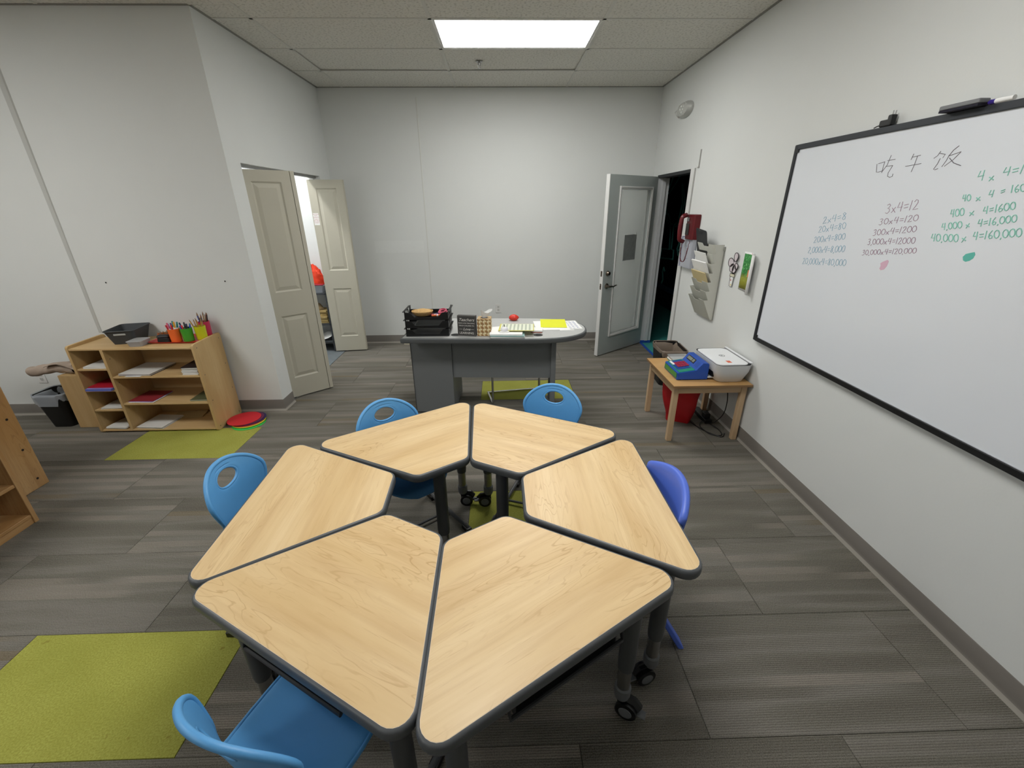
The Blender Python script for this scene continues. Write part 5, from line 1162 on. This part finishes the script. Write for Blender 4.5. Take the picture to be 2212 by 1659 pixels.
# under the table
t = thing('tote_bag', 'red cloth tote bag standing under the small table', 'bag', (1.475, 3.16, 0), -24)
TR_ = mat('tote_red', '#b01018', .55, var=.06, vs=10, bump=.2, bs=80)
def bag(u, v):
    a = 2 * math.pi * u; w_ = .095 + .065 * v; d_ = .055 + .028 * v; c_, s_ = math.cos(a), math.sin(a)
    e = .45; x = w_ * abs(c_) ** e * (1 if c_ > 0 else -1); y = d_ * abs(s_) ** e * (1 if s_ > 0 else -1)
    return (x + .008 * math.sin(v * 7 + a * 2), y + .008 * math.sin(v * 9 + a * 3), .001 + .325 * v + .012 * v * math.cos(a * 2 + .5))
b_ = MB().grid(bag, 48, 14); b_.add([bag(i / 24, 0) for i in range(24)], [tuple(range(24))]); b_.build('bag_body', TR_, t, smooth=60)
MB().box(-.075, .075, -.045, .045, .16, .27).build('bag_contents', mat('bag_fill', '#8e7a52', .8, var=.3), t, bevel=.02)
for s_ in (-1, 1): MB().tube(arc([(-.06, s_ * .078, .30), (-.05, s_ * .062, .375), (.05, s_ * .062, .375), (.06, s_ * .078, .30)], r=.04), .005, 6, sx=2).build('handle', TR_, t)
t = thing('power_strip', 'black power strip on the floor by the wall under the small table', 'power strip', (1.70, 3.20, .0005), 0)
MB().box(-.03, .03, -.13, .13, 0, .035).build('strip_body', BLACK, t, bevel=.005); MB().box(-.022, .022, -.10, -.04, .0352, .075).build('adapter', BLACK, t, bevel=.004)
tag(MB().tube(arc([(1.745, 3.05, .45), (1.768, 2.98, .30), (1.755, 2.96, .14), (1.70, 3.02, .02), (1.66, 3.12, .006), (1.60, 3.02, .006), (1.63, 2.88, .006), (1.72, 2.86, .006), (1.74, 2.96, .006), (1.70, 3.06, .012)], r=.09), .0036, 6).build('black_cable', BLACK), 'black cable hanging from the printer and looping on the floor', 'cable')
tag(MB().tube(arc([(1.60, 3.22, .006), (1.56, 3.10, .006), (1.60, 2.96, .006), (1.70, 2.83, .006), (1.75, 2.90, .006)], r=.08), .0036, 6).build('black_cable', BLACK), 'black cable lying on the floor beside the red tote bag', 'cable')

# ================================================================ INSIDE THE CLOSET
t = thing('closet_shelving', 'dark metal shelving inside the closet', 'shelving', (-2.44, 5.33, 0))
GM = mat('shelf_metal', '#55585c', .4, .6)
for z in (.14, .36, .735): MB().box(-.34, .33, -.17, .16, z - .02, z).build('shelf_board', GM, t, bevel=.002)
for x in (-.34, .315):
    for y in (-.17, .145): MB().box(x, x + .015, y, y + .015, .003, .76).build('post', GM, t)
t = thing('clear_bin', 'clear plastic bin heaped with orange cloth in the closet', 'bin', (-2.25, 5.28, .7355), 0)
tub(t, 'bin_body', mat('bin_clear', '#a9afb8', .25, alpha=.75), .20, .17, .24, .20, .085, .02, .002)
MB().tube([(x, y, .085) for x, y in rrect(-.121, .121, -.101, .101, .024)], .004, 6, closed=True).build('bin_rim', mat('rim_white', '#c6cad0', .4), t)
OC = mat('orange_cloth', '#e8401a', .7, var=.1, bump=.3, bs=60)
def heap(rx, ry, h, sd, z0):
    def g_(u, v):
        a = 2 * math.pi * u; p = v * math.pi / 2; r = math.cos(p); w_ = 1 + .16 * math.sin(a * 3 + sd + v * 4) + .10 * math.sin(a * 7 + v * 9 + sd)
        return (rx * r * math.cos(a) * w_, ry * r * math.sin(a) * w_, z0 + h * math.sin(p) * (1 + .10 * math.sin(a * 4 + v * 11 + sd)) + h * .07 * math.sin(a * 9 + v * 23) * math.cos(v * 17 - a * 5))
    return g_
o = MB().grid(heap(.12, .09, .205, 1, 0), 56, 26).build('cloth_heap', OC, smooth=180); o.location = (-2.27, 5.29, .829); tag(o, 'crumpled orange cloth heaped in the closet bin', 'cloth')
tag(MB().box(-2.30, -2.13, 5.165, 5.205, .827, .838).build('red_packet', mat('packet_red', '#b5263e', .5), bevel=.002), 'flat red packet on the rim of the closet bin', 'packet')
o = MB().grid(heap(.045, .04, .10, 4, 0), 24, 10).build('purple_pouch', mat('pouch_purple', '#4b3f78', .6), smooth=180); o.location = (-2.335, 5.20, .839); tag(o, 'small purple pouch before the orange cloth in the closet', 'pouch')
random.seed(11)
ENV = mat('manila_envelope', '#b29a63', .8)
for i in range(7): tag(MB().box(-.12, .12, -.10, .10, 0, .021, T(-2.27 + random.uniform(-.012, .012), 5.285 + random.uniform(-.012, .012), .3605 + i * .0225) @ RZ(random.uniform(-5, 5))).build('manila_envelope', ENV, bevel=.003), 'thick manila envelope in the closet stack, %s' % ['lowest', 'second from bottom', 'third from bottom', 'fourth from bottom', 'third from top', 'second from top', 'topmost'][i], 'envelope', 'manila envelopes stacked in the closet')
o = MB().grid(heap(.07, .06, .07, 2, 0), 24, 10).build('brown_paper_wad', mat('kraft', '#9a8560', .8), smooth=180); o.location = (-2.28, 5.27, .519); tag(o, 'crumpled brown paper on the closet envelopes', 'paper')
def wp(u, v): return (-.14 + .28 * u, -.10 + .2 * v, .012 + .020 * math.sin(u * 7 + v * 3) + .015 * v)
o = MB().grid(wp, 14, 8).build('crumpled_paper', PAPER, smooth=180, solid=.002); o.location = (-2.28, 5.27, .17); tag(o, 'creased white paper on the lowest closet shelf', 'paper')
